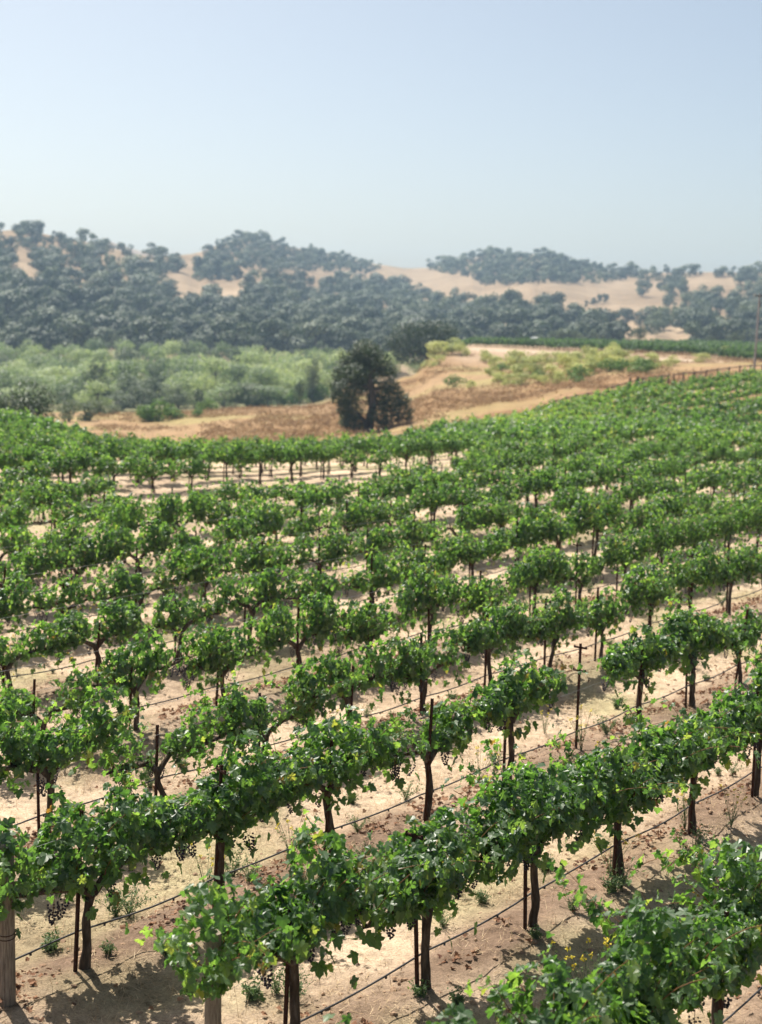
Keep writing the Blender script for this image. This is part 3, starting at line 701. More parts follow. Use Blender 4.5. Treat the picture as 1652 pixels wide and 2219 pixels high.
# soil clods
P = near_scatter(9000, 10.5, 28); ph, oo = row_phase(P[:, 0], P[:, 1]); P = P[rng.random(len(P)) < np.exp(-((ph - .25) / .5) ** 2) * .7 + .02]; n = len(P); z = zter(P[:, 0], P[:, 1])
g = G(); R = rng.uniform(.008, .045, n) ** 1.0
CV = np.stack([P[:, 0], P[:, 1], z], -1)[:, None] + IV[None] * R[:, None, None] * rng.uniform(.6, 1.2, (n, 12, 3)) * [1, 1, .7]
g.add(CV.reshape(-1, 3), (np.arange(n)[:, None, None] * 12 + IF[None]).reshape(-1, 3))
M['clod'] = plain_mat('soil_clod', [(.3, (.20, .13, .09)), (.7, (.36, .25, .165))], 8, 1, .05)
tag(link('soil_clods', g.mesh('soil_clods', M['clod'])), kind='stuff')
# weeds
def weed_mesh(kind):
    g = G(); h = {0: .16, 1: .38, 2: .62}[kind]; ns = {0: 16, 1: 13, 2: 9}[kind]; fl = G()
    for i in range(ns):
        th = rng.uniform(0, 6.3); lean = rng.uniform(.15, .9) if kind < 2 else rng.uniform(.05, .5); hh = h * rng.uniform(.6, 1.1); q = np.linspace(0, 1, 5)
        pts = np.stack([np.cos(th) * lean * hh * q ** 1.3, np.sin(th) * lean * hh * q ** 1.3, hh * q * (1 - .25 * lean * q)], -1); tube(g, pts, np.linspace(.004, .0015, 5), 3, 0, .3, cap=False)
        nl = {0: 16, 1: 22, 2: 12}[kind]; qq = rng.uniform(.1, 1, nl); C = np.stack([np.interp(qq, q, pts[:, c]) for c in range(3)], -1) + rng.normal(0, .018, (nl, 3)); C[:, 2] = np.maximum(C[:, 2], .01)
        quads(g, C, rng.normal(size=(nl, 3)) + [0, 0, .8], rng.uniform(.025, .055, nl) * (.8 if kind == 2 else 1), 0, rng.random(nl), .4)
        if kind == 2:
            C = pts[-1] + rng.normal(0, .012, (7, 3)); quads(fl, C, rng.normal(size=(7, 3)) + [0, 0, 1], .024, 0, rng.random(7), .9)
    return g.mesh('weed_stems', M['weed']), (fl.mesh('weed_flowers', M['flower']) if kind == 2 else None)
WEEDS = [weed_mesh(k) for k in (0, 0, 1, 1, 2, 2)]
def weed(x, y, k, label, group, sc=1.0):
    wd = thing('weed', (x, y, float(zter(x, y)) - .01), label, 'weed', group, rng.uniform(0, 6)); wd.scale = (sc, sc, sc)
    link('stems', WEEDS[k][0], wd)
    if WEEDS[k][1]: tag(link('flowers', WEEDS[k][1], wd), kind='stuff')
def gpt(px, py): 
    d = ray(px, py); s = -CAM_H / d[2]; return d[0] * s, s
x, y = gpt(110, 2062); weed(x, y, 0, 'small grey-green weed tuft by the hose near the corner post', 'weed tufts in dry grass', 1.3)
for px, py, k, sc in ((280, 1990, 2, 1.0), (250, 1985, 3, 1.0), (365, 2085, 0, 1.2), (540, 1930, 3, .9), (505, 1905, 2, .9), (548, 2160, 0, 1.3), (600, 2150, 2, .9), (640, 2170, 2, .8), (1345, 1945, 2, .8), (1325, 1950, 0, 1.3), (1500, 1880, 2, 1.2), (1160, 2060, 0, .9), (910, 2190, 0, 1.0), (990, 2195, 0, 1.0), (1240, 2000, 3, .8), (960, 2010, 2, .7), (880, 1740, 2, .8), (1075, 1680, 3, .9), (1180, 1890, 0, 1.1), (700, 2010, 0, .8), (235, 2090, 0, .8)):
    x, y = gpt(px, py); weed(x, y, k, 'grey-green weed growing on the dry ground close to the second and third rows', 'weed tufts in dry grass', sc)
for px, py in ((1290, 2190), (1335, 2170), (1262, 2140)):
    x, y = gpt(px, py + 40); weed(x, y, 4 + (px % 2), 'tall thin weed with small yellow flowers by the nearest row', 'yellow flowered weeds by the nearest row', 1.15)
for i in range(150):
    y = rng.uniform(15, 42); x = rng.uniform(-.27, .27) * y; ph, oo = row_phase(x, y)
    q_ = int((ROW_Z - oo) // ROW_S); wl = f'weed in the dry grass between the {ordn(q_)} and {ordn(q_ + 1)} rows back'
    weed(x, y, int(rng.integers(0, 6)), wl, wl.replace('weed', 'weeds', 1), rng.uniform(.6, 1.1))

# ------------------------------------------------------------------ trees
def crown_quads(g, lobes, n, size, mi=0, shell=.55, zfloor=None, jn=.75):
    vol = np.array([l[3] * l[4] * l[5] for l in lobes]) ** .75; vol /= vol.sum()
    for l, f in zip(lobes, vol):
        m = max(6, int(n * f)); d = nrm(rng.normal(size=(m, 3))); rr = shell + (1 - shell) * rng.random((m, 1)) ** .6
        rr *= 1 + .22 * (vnoise(d[:, :1] * 2.5 + l[0] * 3, d[:, 1:2] * 2.5 + d[:, 2:] * 2 + l[2], 131) - .5) * 2
        C = np.array(l[:3]) + d * rr * np.array(l[3:6])
        if zfloor is not None: C = C[C[:, 2] > zfloor]; d = d[:len(C)]
        quads(g, C, d + rng.normal(0, jn, (len(C), 3)) + [0, 0, .25], size * rng.uniform(.6, 1.3, len(C)), mi, np.clip(rng.normal(.5, .22, len(C)), 0, 1), .75)
def rand_lobes(h, w, base, n, r, flat=1.0):
    out = []
    for i in range(n):
        q = r.uniform(0, 1); z = base + (h - base) * (.12 + .80 * q); R = w * .5 * math.sqrt(max(.12, 1 - (2 * q - .85) ** 2)) * .72; th = r.uniform(0, 6.3); k = r.uniform(.35, 1)
        s = r.uniform(.16, .27) * w
        out.append((R * k * math.cos(th), R * k * math.sin(th), z, s, s, s * .8 * flat))
    return out
def tree_meshes(h, w, base, nl, nq, size, mat, seed, rt=.22, limbs=5):
    r = np.random.default_rng(seed); lob = rand_lobes(h, w, base, nl, r); g = G(); crown_quads(g, lob, nq, size, 0, .5); cm = g.mesh('crown', mat)
    g = G(); q = np.linspace(0, 1, 6); tube(g, np.stack([.04 * w * np.sin(q * 3 + seed), .03 * w * np.cos(q * 4 + seed), -.4 + q * h * .75], -1), rt * (1.1 - .85 * q), 7, 0, jit=.1)
    for i in range(limbs):
        l = lob[r.integers(len(lob))]; z0 = base * r.uniform(.7, 1.2); tube(g, [(0, 0, z0), (l[0] * .5, l[1] * .5, z0 * .4 + l[2] * .6), l[:3]], [rt * .5, rt * .32, rt * .12], 5, 0)
    return g.mesh('trunk', M['trunk'], True), cm
def put_tree(name, loc, meshes, label, cat, group=None, sc=(1, 1, 1), rz=None, tn='trunk'):
    t = thing(name, loc, label, cat, group, rng.uniform(0, 6.3) if rz is None else rz); t.scale = sc
    link(tn, meshes[0], t); link('crown', meshes[1], t); return t

# the big oak standing alone beyond the vines -------------------------------------
OB = np.array([*at(800, 935, 150)[:2], 0]); OB[2] = float(zter(OB[0], OB[1])) - .3
mpp = 150 / F
def ok(px, py): return np.array([(px - 800) * mpp, 0, (940 - py) * mpp + .2])
oak_l = []
# lobes read off the outline: (px, py, half-width px, half-height px, depth offset m)
for px, py, a, b, dy in ((787, 765, 34, 24, 0), (765, 785, 34, 26, .5), (812, 782, 30, 22, -.6), (745, 815, 26, 30, .3), (790, 810, 36, 22, 1.2), (770, 808, 30, 20, -1.6), (835, 805, 26, 18, .3), (728, 845, 15, 22, 0), (752, 850, 32, 28, -1.1), (790, 840, 30, 22, 1.6),
                         (842, 835, 24, 14, -.8), (856, 848, 16, 12, .2), (830, 856, 22, 18, 1.2), (762, 890, 26, 28, .6), (745, 880, 16, 26, -1.0), (812, 872, 24, 18, 1.4), (850, 878, 28, 20, -.3), (872, 868, 18, 18, .4), (884, 895, 13, 14, 0), (862, 902, 18, 14, -.8), (822, 900, 24, 24, -1.3),
                         (836, 920, 18, 14, .5), (762, 918, 24, 20, -.4), (776, 928, 16, 14, .9), (745, 915, 12, 16, .6), (884, 912, 6, 9, -.2), (720, 866, 6, 12, .1)):
    c = ok(px, py); oak_l.append((c[0], dy, c[2], a * mpp, max(a, b) * mpp * .9, b * mpp))
oak_l = [(a, b, c, d * 1.12, e * 1.1, f * 1.1) for a, b, c, d, e, f in oak_l]
g = G(); crown_quads(g, oak_l, 25000, .20, 0, .32, None, .6)
mt = thing('oak_tree', tuple(OB), 'tall dark oak standing alone between the vineyard and the tan slope', 'tree')
link('crown', g.mesh('crown', M['oakleaf']), mt)
g = G()
def pl(*pts): return np.array([ok(a, b) + [0, d, 0] for a, b, d in pts])
tube(g, pl((798, 950, 0), (801, 915, 0), (806, 885, 0), (806, 860, -.1), (800, 830, 0), (799, 800, 0), (793, 775, 0)), [.62, .46, .40, .36, .28, .20, .08], 10, 0, jit=.07)
tube(g, pl((800, 925, 0), (786, 912, -.2), (772, 895, -.3)), [.30, .24, .10], 7); tube(g, pl((806, 880, 0), (830, 876, -.3), (862, 880, -.3)), [.22, .16, .06], 6)
tube(g, pl((804, 850, 0), (828, 842, .3), (850, 842, .2)), [.2, .14, .05], 6); tube(g, pl((803, 845, 0), (775, 835, .2), (740, 845, 0)), [.2, .14, .05], 6)
tube(g, pl((800, 815, 0), (776, 795, .3), (760, 785, .4)), [.16, .12, .05], 6); tube(g, pl((800, 812, 0), (818, 798, -.3), (835, 800, 0)), [.15, .1, .04], 6)
link('trunk', g.mesh('trunk', M['trunk'], True), mt)

# second oak: broad, behind the shoulder of the bluff
SB = at(922, 800, 285); sz = float(zter(SB[0], SB[1])); mp2 = 285 / F; g = G(); lob = []
for px, py, a, b, dy in ((905, 712, 44, 14, 0), (945, 712, 40, 14, 1), (975, 722, 20, 15, 0), (880, 728, 36, 18, -2), (920, 732, 44, 18, 2), (850, 742, 20, 16, 0), (880, 752, 34, 16, 1), (925, 755, 34, 14, -2), (955, 742, 26, 12, 1), (895, 776, 30, 14, 0), (870, 772, 18, 14, -1), (860, 760, 16, 14, 1)):
    c = at(px, py, 285); lob.append((c[0] - SB[0], dy, c[2] - sz, a * mp2 * 1.08, a * mp2 * .85, b * mp2 * 1.2))
crown_quads(g, lob, 9000, .34, 0, .4); cm = g.mesh('crown', M['oakleaf'])
g = G(); hh = at(915, 745, 285)[2] - sz
tube(g, [(0, 0, -.5), (.3, 0, hh * .3), (.2, 0, hh * .6), (-.3, 0, hh)], [.6, .45, .35, .15], 8, jit=.08)
for dx, hz in ((-4.5, .75), (4.0, .9), (2, 1.05), (-2, 1.0)): tube(g, [(.2, 0, hh * .45), (dx * .5, .3, hh * .7), (dx, .4, hh * hz)], [.28, .2, .08], 6)
put_tree('oak_tree', (SB[0], SB[1], sz), (g.mesh('trunk', M['trunk'], True), cm), 'broad flat-topped oak behind the lone tall oak, at the shoulder of the tan bluff', 'tree', None, rz=0)

# a few dark oaks peeping over the vines at the picture's edge, and bushes on the valley floor
OAKM = [tree_meshes(6.0, 6.5, 1.2, 13, 3400, .24, M['oakleaf'], 400 + i) for i in range(3)]
DBUSH = [tree_meshes(3.0, 4.2, .2, 9, 1100, .26, M['dull'], 430 + i, .08, 3) for i in range(2)]
BUSHM = [tree_meshes(3.0, 4.2, .2, 9, 1100, .24, M['oakleaf'], 420 + i, .08, 3) for i in range(2)]
def std(px, pytop, Y, hbase, meshes, name, label, cat, group=None, wid=None):
    p = at(px, pytop, Y); z = float(zter(p[0], p[1])); s = (p[2] - z) / hbase; sw = s if wid is None else wid
    return put_tree(name, (p[0], p[1], z - .1), meshes, label, cat, group, (sw, sw, s))
std(60, 838, 118, 6.2, OAKM[0], 'oak_tree', 'dark round oak rising behind the vines at the edge, the taller of two', 'tree', wid=.95)
std(-4, 854, 122, 6.2, OAKM[1], 'oak_tree', 'dark oak cut by the picture edge behind the vines, lower of two', 'tree', wid=.8)
for px, top, Y in ((150, 866, 185), (185, 872, 190), (215, 868, 205), (245, 876, 215), (-60, 856, 150), (-110, 850, 160)):
    std(px, top, Y, 3.1, DBUSH[px % 2], 'bush', 'dull grey-green bush in the low thicket beside the two dark oaks at the edge', 'bush', 'grey-green thicket bushes by the edge oaks', .95)
for px, top, Y, lab, wd in ((437, 836, 255, 'dark rounded bush at the foot of the willows', 1.05), (325, 852, 262, 'small dark bush below the grey-green trees', .75), (535, 834, 290, 'tiny dark bush standing by itself before the light willows', .5), (650, 828, 262, 'dark bush by the sandy patch', .75), (1388, 708, 425, 'dark bush at the far edge of the plateau vines, by the pale gully', 1.5), (1592, 722, 420, 'dark bush beside the utility pole beyond the plateau vines', 1.3), (1540, 728, 425, 'low bush to one side of the utility pole beyond the plateau vines', 1.0)):
    std(px, top, Y, 3.1, BUSHM[px % 2], 'bush', lab, 'bush', 'dark bushes in the valley and on the plateau', wd)
GSH = [tree_meshes(1.7, 2.6, .1, 7, 700, .20, M['gshrub'], 440 + i, .04, 3) for i in range(2)]
YSH = [tree_meshes(1.9, 2.6, .15, 8, 800, .17, M['yshrub'], 450 + i, .04, 3) for i in range(3)]
for px, py, wpx in ((345, 912, 60), (375, 908, 40), (310, 914, 36), (430, 905, 24), (600, 876, 34), (640, 872, 40), (575, 868, 34), (700, 866, 40), (672, 862, 34), (450, 893, 30), (545, 880, 26)):
    x, y, z = ground_hit(px, py, 130, 300); sc = 1.6 * wpx / F * y / 2.6
    put_tree('shrub', (x, y, z - .1), GSH[px % 2], 'low mid-green shrub on the tan field before the willows', 'shrub', 'green shrubs on the valley field', (sc, sc, sc * .85), tn='stem')
ylist = [(906, 791, 30), (925, 784, 36), (941, 776, 46), (960, 770, 40), (981, 768, 44), (1000, 772, 30), (1051, 783, 28), (1076, 796, 30), (1121, 791, 42), (1105, 800, 34), (1146, 821, 46), (1106, 831, 26), (1130, 835, 36), (1176, 796, 38), (1196, 821, 38), (1160, 806, 36), (1226, 806, 36), (1240, 800, 36), (1256, 816, 36), (1276, 781, 34), (1290, 790, 36), (1306, 796, 44), (1330, 800, 40),
         (1326, 766, 28), (1346, 791, 42), (1250, 783, 30), (1205, 784, 30), (1461, 793, 26), (1520, 786, 28), (1576, 776, 26), (1021, 841, 20), (1180, 835, 26), (1210, 832, 30), (1440, 798, 22), (1275, 806, 40), (1320, 785, 34), (1060, 815, 22), (950, 790, 28), (930, 800, 24), (1085, 825, 24)]
def yz(px, py): return 'on the brown bluff, ' + ('at its shoulder below the broad oak' if px < 1010 else 'near the rail fence' if px > 1430 else 'high up near the plateau vines' if py < 792 else 'halfway down' if py < 812 else 'low down near its foot')
for px, py, wpx in ylist:
    x, y, z = ground_hit(px, py, 120, 330); sc = 1.6 * wpx / F * y / 2.6
    put_tree('shrub', (x, y, z - .1), YSH[px % 3], 'pale yellow-green shrub ' + yz(px, py), 'shrub', 'yellow-green shrubs ' + yz(px, py), (sc * rng.uniform(1, 1.3), sc, sc * rng.uniform(.6, .85)), tn='stem')
for i in range(46):
    px = rng.uniform(1045, 1425); lo = np.interp(px, [1040, 1100, 1300, 1430], [815, 840, 818, 800]); hi = np.interp(px, [1040, 1200, 1350, 1430], [785, 778, 772, 790]); py = rng.uniform(hi, lo)
    x, y, z = ground_hit(px, py, 120, 330); sc = rng.uniform(12, 26) / F * y * 1.6 / 2.6
    put_tree('shrub', (x, y, z - .1), YSH[i % 3] if i % 6 else GSH[i % 2], 'pale yellow-green shrub ' + yz(px, py) if i % 6 else 'small green shrub among the yellow ones on the bluff', 'shrub', 'yellow-green shrubs ' + yz(px, py) if i % 6 else 'small green shrubs on the bluff', (sc * 1.25, sc, sc * .8), tn='stem')
for px, py, wpx in ((1381, 808, 46), (1400, 806, 34), (1258, 822, 38), (1322, 806, 36), (986, 838, 32), (1245, 828, 30), (1350, 806, 34), (975, 757, 22), (1090, 806, 24), (1355, 845, 18)):
    x, y, z = ground_hit(px, py, 120, 330); sc = 1.6 * wpx / F * y / 2.6
    put_tree('shrub', (x, y, z - .1), GSH[px % 2], 'fresh green shrub among the yellow ones on the bluff', 'shrub', 'green shrubs on the bluff', (sc, sc, sc * .7), tn='stem')
# dry brush tufts on the bluff and field
TUFT = []
M['brush'] = leaf_mat('dry_brush', [(0, (.23, .14, .075)), (.5, (.36, .24, .13)), (1, (.47, .36, .21))], (1, 1, 1), .2, .8, .2)
g = G(); nb = 7000
Pb = []
while len(Pb) < nb:
    px = rng.uniform(200, 1750); py = rng.uniform(752, 930); x, y, z = ground_hit(px, py, 108, 300) if False else (None,) * 3
    Y = rng.uniform(112, 285); X = (px - 826) / F * Y
    if (px > 900 or Y < 235) and Y > ymax_vines(px) + 8: Pb.append((X, Y))
Pb = np.array(Pb); keep = fbm(Pb[:, 0] * .09, Pb[:, 1] * .06, 141, 3) > .47; Pb = Pb[keep]; zb = zter(Pb[:, 0], Pb[:, 1]); m_ = 16
C = np.stack([Pb[:, 0], Pb[:, 1], zb], -1)[:, None] + np.abs(rng.normal(0, 1, (len(Pb), m_, 3))) * [0, 0, .22] + rng.normal(0, 1, (len(Pb), m_, 3)) * [.4, .4, 0]
quads(g, C.reshape(-1, 3), rng.normal(size=(C.size // 3, 3)), rng.uniform(.15, .4, C.size // 3), 0, np.repeat(rng.random(len(Pb)), m_), .35)
tag(link('dry_brush', g.mesh('dry_brush', M['brush'])), kind='stuff')

# valley trees: light willows and duller cottonwoods -----------------------------
WIL = [tree_meshes(11, 10, 1.2, 16, 2600, .46, M['willow'], 500 + i) for i in range(5)]
DUL = [tree_meshes(11, 8, 1.0, 15, 2400, .44, M['dull'], 520 + i) for i in range(3)]
layers = [(455, 742, 50, -150, 1010), (415, 752, 48, -140, 800), (375, 768, 50, -140, 760), (340, 785, 52, -130, 700), (305, 806, 54, -120, 620), (278, 832, 58, -110, 420)]
for Y, top, sp, a, b in layers:
    px = a
    while px < b:
        tp = top + rng.normal(0, 6) + (6 if px > 560 else 0); dull = rng.random() < (.62 if (Y < 330 and 190 < px < 420) else .16)
        if Y < 320 and px > 440: tp += 18
        ms = DUL[rng.integers(3)] if dull else WIL[rng.integers(5)]
        yy = Y + rng.uniform(-12, 12)
        p = at(px, tp, yy); z = float(zter(p[0], p[1])); s = np.clip((p[2] - z) / 10.8, .35, 1.5)
        wsc = rng.uniform(1.0, 1.4) * (.95 if Y > 300 else .8)
        zw = ('at the front edge' if Y < 330 else 'at the back edge' if Y > 400 else 'in the middle') + ' of the valley wood' + (' near the lone oak' if px > 560 else ' near the picture edge' if px < 180 else '')
        lab = ('dull grey-green cottonwood ' if dull else 'pale green willow ') + zw
        put_tree('cottonwood_tree' if dull else 'willow_tree', (p[0], p[1], z - .2), ms, lab, 'tree', ('dull cottonwoods ' if dull else 'pale willows ') + zw, (wsc, wsc, s))
        px += sp * rng.uniform(.75, 1.3)
std(680, 778, 300, 10.8, DUL[0], 'cottonwood_tree', 'dark grey-green tree standing just behind the lone tall oak', 'tree', wid=.62)
std(210, 778, 288, 10.8, DUL[1], 'cottonwood_tree', 'tall grey-green tree, highest at the front of the valley wood', 'tree', wid=.9)
for px, tp in ((1195, 716), (1215, 710), (1235, 714), (1170, 724), (1255, 722), (1060, 728), (1030, 726)):
    std(px, tp, 445 + (px % 7), 10.8, DUL[px % 3], 'cottonwood_tree', 'olive green tree beyond the plateau vines near the white car', 'tree', 'olive trees beyond the plateau vines', .55)

# plateau vines -------------------------------------------------------
g = G(); gt = 0
for k in range(26):
    n = 420
    px = np.linspace(985 if k else 1010, 1800, n); px = px + rng.normal(0, 1, n)
    y0 = np.interp(px, [950, 1100, 1400, 1650, 1800], [312, 298, 268, 240, 228]) + k * 5.2
    x = (px - 826) / F * y0; z = zter(x, y0)
    okk = y0 < np.interp(px, [985, 1158, 1400, 1650, 1800], [320, 324, 362, 392, 400])
    if okk.sum() < 4: continue
    px, x, y0, z = px[okk], x[okk], y0[okk], z[okk]; n = len(px)
    for q in range(14 if k < 6 else 7):
        C = np.stack([x + rng.normal(0, .35, n), y0 + rng.normal(0, .35, n), z + rng.uniform(.65, 1.75, n) * (.85 + .3 * vnoise(px / 6, px * 0 + k, 151))], -1)
        quads(g, C, rng.normal(size=(n, 3)) + [0, -.3, .3], rng.uniform(.32, .6, n), 0, np.clip(rng.normal(.42, .22, n), 0, 1))
    if k < 2:
        for i in range(0, n, 3): tube(g, [(x[i], y0[i], z[i] - .1), (x[i], y0[i], z[i] + 1)], .05, 4, 1, cap=False)
tag(link('plateau_vines', g.mesh('plateau_vines', [M['leaf_plateau'], M['bark']])), kind='stuff')

# small white car beyond the plateau vines ------------------------------
p = at(1158, 735, 334); cz = float(zter(p[0], p[1]))
car = thing('parked_car', (p[0], p[1], max(cz, p[2] - 1.5)), 'small white car beyond the far plateau vines, only its roof showing', 'car')
car.location[2] = cz
def loft(g, prof, hw, mi=0):
    n = len(prof); V = [(a, s * h, b) for s in (-1, 1) for (a, b), h in zip(prof, hw)]
    j = np.arange(n); k = (j + 1) % n
    g.add(V, np.stack([j, k, k + n, j + n], -1), mi); g.add(V[:n], [list(range(n))[::-1]], mi); g.add(V[n:], [list(range(n))], mi)
g = G(); loft(g, [(-2.1, .35), (-2.1, .85), (-1.2, .95), (.9, .98), (2.0, .9), (2.05, .35)], [.86] * 6); link('body', g.mesh('body', M['white']), car)
g = G(); loft(g, [(-1.3, .95), (-.9, 1.85), (1.5, 1.9), (1.9, .95)], [.80, .68, .68, .80]); link('cabin', g.mesh('cabin', M['white']), car)
for s in (-1, 1):
    g = G(); g.add([(-.95, s * .775, 1.12), (1.5, s * .775, 1.12), (1.35, s * .71, 1.72), (-.72, s * .71, 1.72)], [[0, 1, 2, 3]]); link('window', g.mesh('window', M['glass']), car)
    for xx in (-1.3, 1.3):
        g = G(); th = np.linspace(0, 2 * np.pi, 2); tube(g, [(xx, s * .70, .33), (xx, s * .88, .33)], .33, 14); link('wheel', g.mesh('wheel', M['tyre']), car)
car.rotation_euler = (0, 0, 1.2)

# utility pole and fence -------------------------------------------------
PB = at(1634, 812, 172); pz = float(zter(PB[0], PB[1])); ph_ = at(1638, 636, 172)[2] - pz
pole = thing('utility_pole', (PB[0], PB[1], pz), 'tall grey wooden utility pole beside the rail fence', 'utility pole'); pole.rotation_euler = (0, .012, 0)
g = G(); zz = np.linspace(-.5, ph_, 8); tube(g, np.stack([zz * 0, zz * 0, zz], -1), np.linspace(.135, .10, 8), 12); link('shaft', g.mesh('shaft', M['polewood'], True), pole)
g = G(); box(g, (0, -.17, ph_ - .25), (.55, .05, .06)); link('crossarm', g.mesh('crossarm', M['fence']), pole)
for dx in (-.45, .45):
    g = G(); tube(g, [(dx, -.17, ph_ - .19), (dx, -.17, ph_ - .12), (dx, -.17, ph_ - .04)], [.03, .05, .03], 8); link('insulator', g.mesh('insulator', M['glass'], True), pole)
g = G(); tube(g, [(.14, -.13, ph_ - 1.6), (.14, -.13, ph_ - .8)], .05, 8); link('conduit', g.mesh('conduit', M['fence'], True), pole)
fpts = [(1106, 119), (1200, 128), (1352, 142), (1457, 158), (1525, 163), (1594, 168), (1652, 172), (1790, 178)]
fx = np.array([((a - 826) / F * Y, Y) for a, Y in fpts]); seg = np.concatenate([[0], np.cumsum(np.hypot(*np.diff(fx, axis=0).T))])
ds = np.arange(0, seg[-1], 2.4); FX = np.stack([np.interp(ds, seg, fx[:, 0]), np.interp(ds, seg, fx[:, 1])], -1); FZ = zter(FX[:, 0], FX[:, 1])
fence = thing('rail_fence', (FX[0, 0], FX[0, 1], FZ[0]), 'old wooden post and rail fence curving along the top of the vineyard', 'fence'); inv = Matrix.Translation(-Vector(fence.location))
g = G(); tube(g, [(0, 0, -.3), (0, 0, 1.15)], .085, 7); fpm = g.mesh('post', M['fence'], True)
for i, (a, b) in enumerate(FX):
    po = link('post', fpm, fence, Vector((a, b, FZ[i])) - Vector(fence.location)); po.rotation_euler = (rng.normal(0, .05), rng.normal(0, .05), 0)
    if i and i % 9 != 0:
        g = G(); tube(g, [(FX[i - 1, 0], FX[i - 1, 1], FZ[i - 1] + 1.02), (FX[i, 0], FX[i, 1], FZ[i] + 1.02)], .055, 6); ro = link('rail', g.mesh('rail', M['fence'], True), fence); ro.matrix_parent_inverse = inv
for px, lab in ((1356, 'stout dark post at the vineyard edge, left one of a pair'), (1372, 'dark post at the vineyard edge, right one of a pair')):
    Y = 140; X = (px - 826) / F * Y; pz_ = float(zter(X, Y)); pp = thing('gate_post', (X, Y, pz_), lab, 'post'); g = G(); tube(g, [(0, 0, -.3), (.02, 0, 1.55)], [.13, .11], 9); link('shaft', g.mesh('shaft', M['fence'], True), pp)

# oaks on the hills -----------------------------------------------------
def inpoly(px, py, poly):
    c = np.zeros(len(px), bool); n = len(poly)
    for i in range(n):
        x1, y1 = poly[i]; x2, y2 = poly[(i + 1) % n]
        cr = ((y1 > py) != (y2 > py)) & (px < (x2 - x1) * (py - y1) / (y2 - y1 + 1e-9) + x1); c ^= cr
    return c
WOODS = [('the long front slope', [(-250, 545), (0, 545), (100, 556), (230, 574), (320, 602), (400, 655), (480, 668), (530, 652), (545, 618), (600, 614), (760, 622), (860, 628), (940, 645), (1000, 665), (1060, 672), (1130, 668), (1190, 680), (1250, 700), (1320, 742), (1330, 775), (-250, 775)], 1.0),
         ('the ridge on the left', [(-250, 490), (0, 505), (60, 503), (120, 516), (200, 530), (300, 560), (330, 572), (200, 560), (100, 545), (0, 535), (-250, 530)], .55),
         ('the pointed knoll', [(448, 556), (470, 532), (540, 516), (600, 532), (680, 548), (740, 558), (800, 574), (825, 584), (800, 594), (700, 590), (560, 586), (450, 572)], 1.0),
         ('the round hilltop', [(910, 584), (980, 570), (1060, 556), (1150, 554), (1220, 564), (1290, 586), (1400, 596), (1390, 602), (1300, 614), (1180, 615), (1050, 620), (1020, 602)], 1.0),
         ('the right-hand slope', [(1370, 608), (1420, 600), (1470, 606), (1480, 594), (1560, 594), (1652, 596), (1900, 590), (1900, 770), (1440, 770), (1425, 735), (1380, 710), (1400, 660)], .85),
         ('the clearing edge', [(335, 575), (390, 575), (395, 596), (340, 600)], .9), ('the clearing edge', [(420, 590), (510, 588), (515, 612), (425, 616)], .9)]
GAPS = [[(395, 610), (535, 610), (530, 665), (440, 665)], [(1470, 606), (1575, 602), (1585, 648), (1490, 652)], [(1395, 640), (1440, 640), (1430, 700), (1385, 700)], [(900, 640), (960, 652), (940, 676), (890, 662)], [(560, 640), (640, 640), (640, 655), (570, 655)], [(110, 570), (190, 585), (180, 610), (120, 600)], [(690, 596), (760, 600), (760, 612), (690, 610)], [(1585, 662), (1700, 658), (1700, 676), (1590, 676)], [(1008, 705), (1062, 700), (1062, 726), (1010, 728)], [(764, 690), (784, 688), (784, 702), (764, 702)], [(30, 566), (75, 566), (60, 618), (40, 618)], [(340, 596), (395, 592), (390, 618), (345, 616)], [(1150, 685), (1180, 700), (1165, 712)], [(1440, 668), (1482, 664), (1486, 684), (1450, 690)], [(1430, 705), (1520, 735), (1490, 772), (1415, 765)], [(235, 700), (262, 742), (250, 746), (225, 705)], [(262, 600), (300, 632), (292, 640), (255, 606)]]
cand = []
npz = 26000
cpx = rng.uniform(-240, 1890, npz); cu = rng.uniform(.02, 1, npz); HP = hill_pt(cpx, cu); pr = [to_px(p) for p in HP]; cpx2 = np.array([p[0] for p in pr]); cpy2 = np.array([p[1] for p in pr])
reg = np.full(npz, -1); 
for i, (nm, poly, dn) in enumerate(WOODS):
    m_ = inpoly(cpx2, cpy2, poly) & (rng.random(npz) < dn); reg[m_ & (reg < 0)] = i
for poly in GAPS: reg[inpoly(cpx2, cpy2, poly)] = -1
thin = (fbm(cpx2 / 46, cpy2 / 20, 161, 3) > np.interp(cpy2, [560, 640, 720], [.475, .53, .575])) & (rng.random(npz) < .93); reg[thin & np.isin(reg, [0, 1, 4])] = -1
grid = {}
for i in np.where(reg >= 0)[0]:
    P = HP[i]; small = rng.random() < .38; hgt = (rng.uniform(3.0, 6.0) if small else rng.uniform(6.5, 13)) * (.82 if reg[i] in (1, 2, 3) else .9 if reg[i] == 4 else 1.05); rad = 3.6 * hgt / 9
    key = (int(P[0] // 6), int(P[1] // 6)); bad = False
    for a in (-1, 0, 1):
        for b in (-1, 0, 1):
            for Q_ in grid.get((key[0] + a, key[1] + b), ()):
                if (P[0] - Q_[0]) ** 2 + ((P[1] - Q_[1]) * .62) ** 2 < (2.9 if small else 4.5) ** 2: bad = True; break
    if bad: continue
    grid.setdefault(key, []).append(P); cand.append((i, hgt))
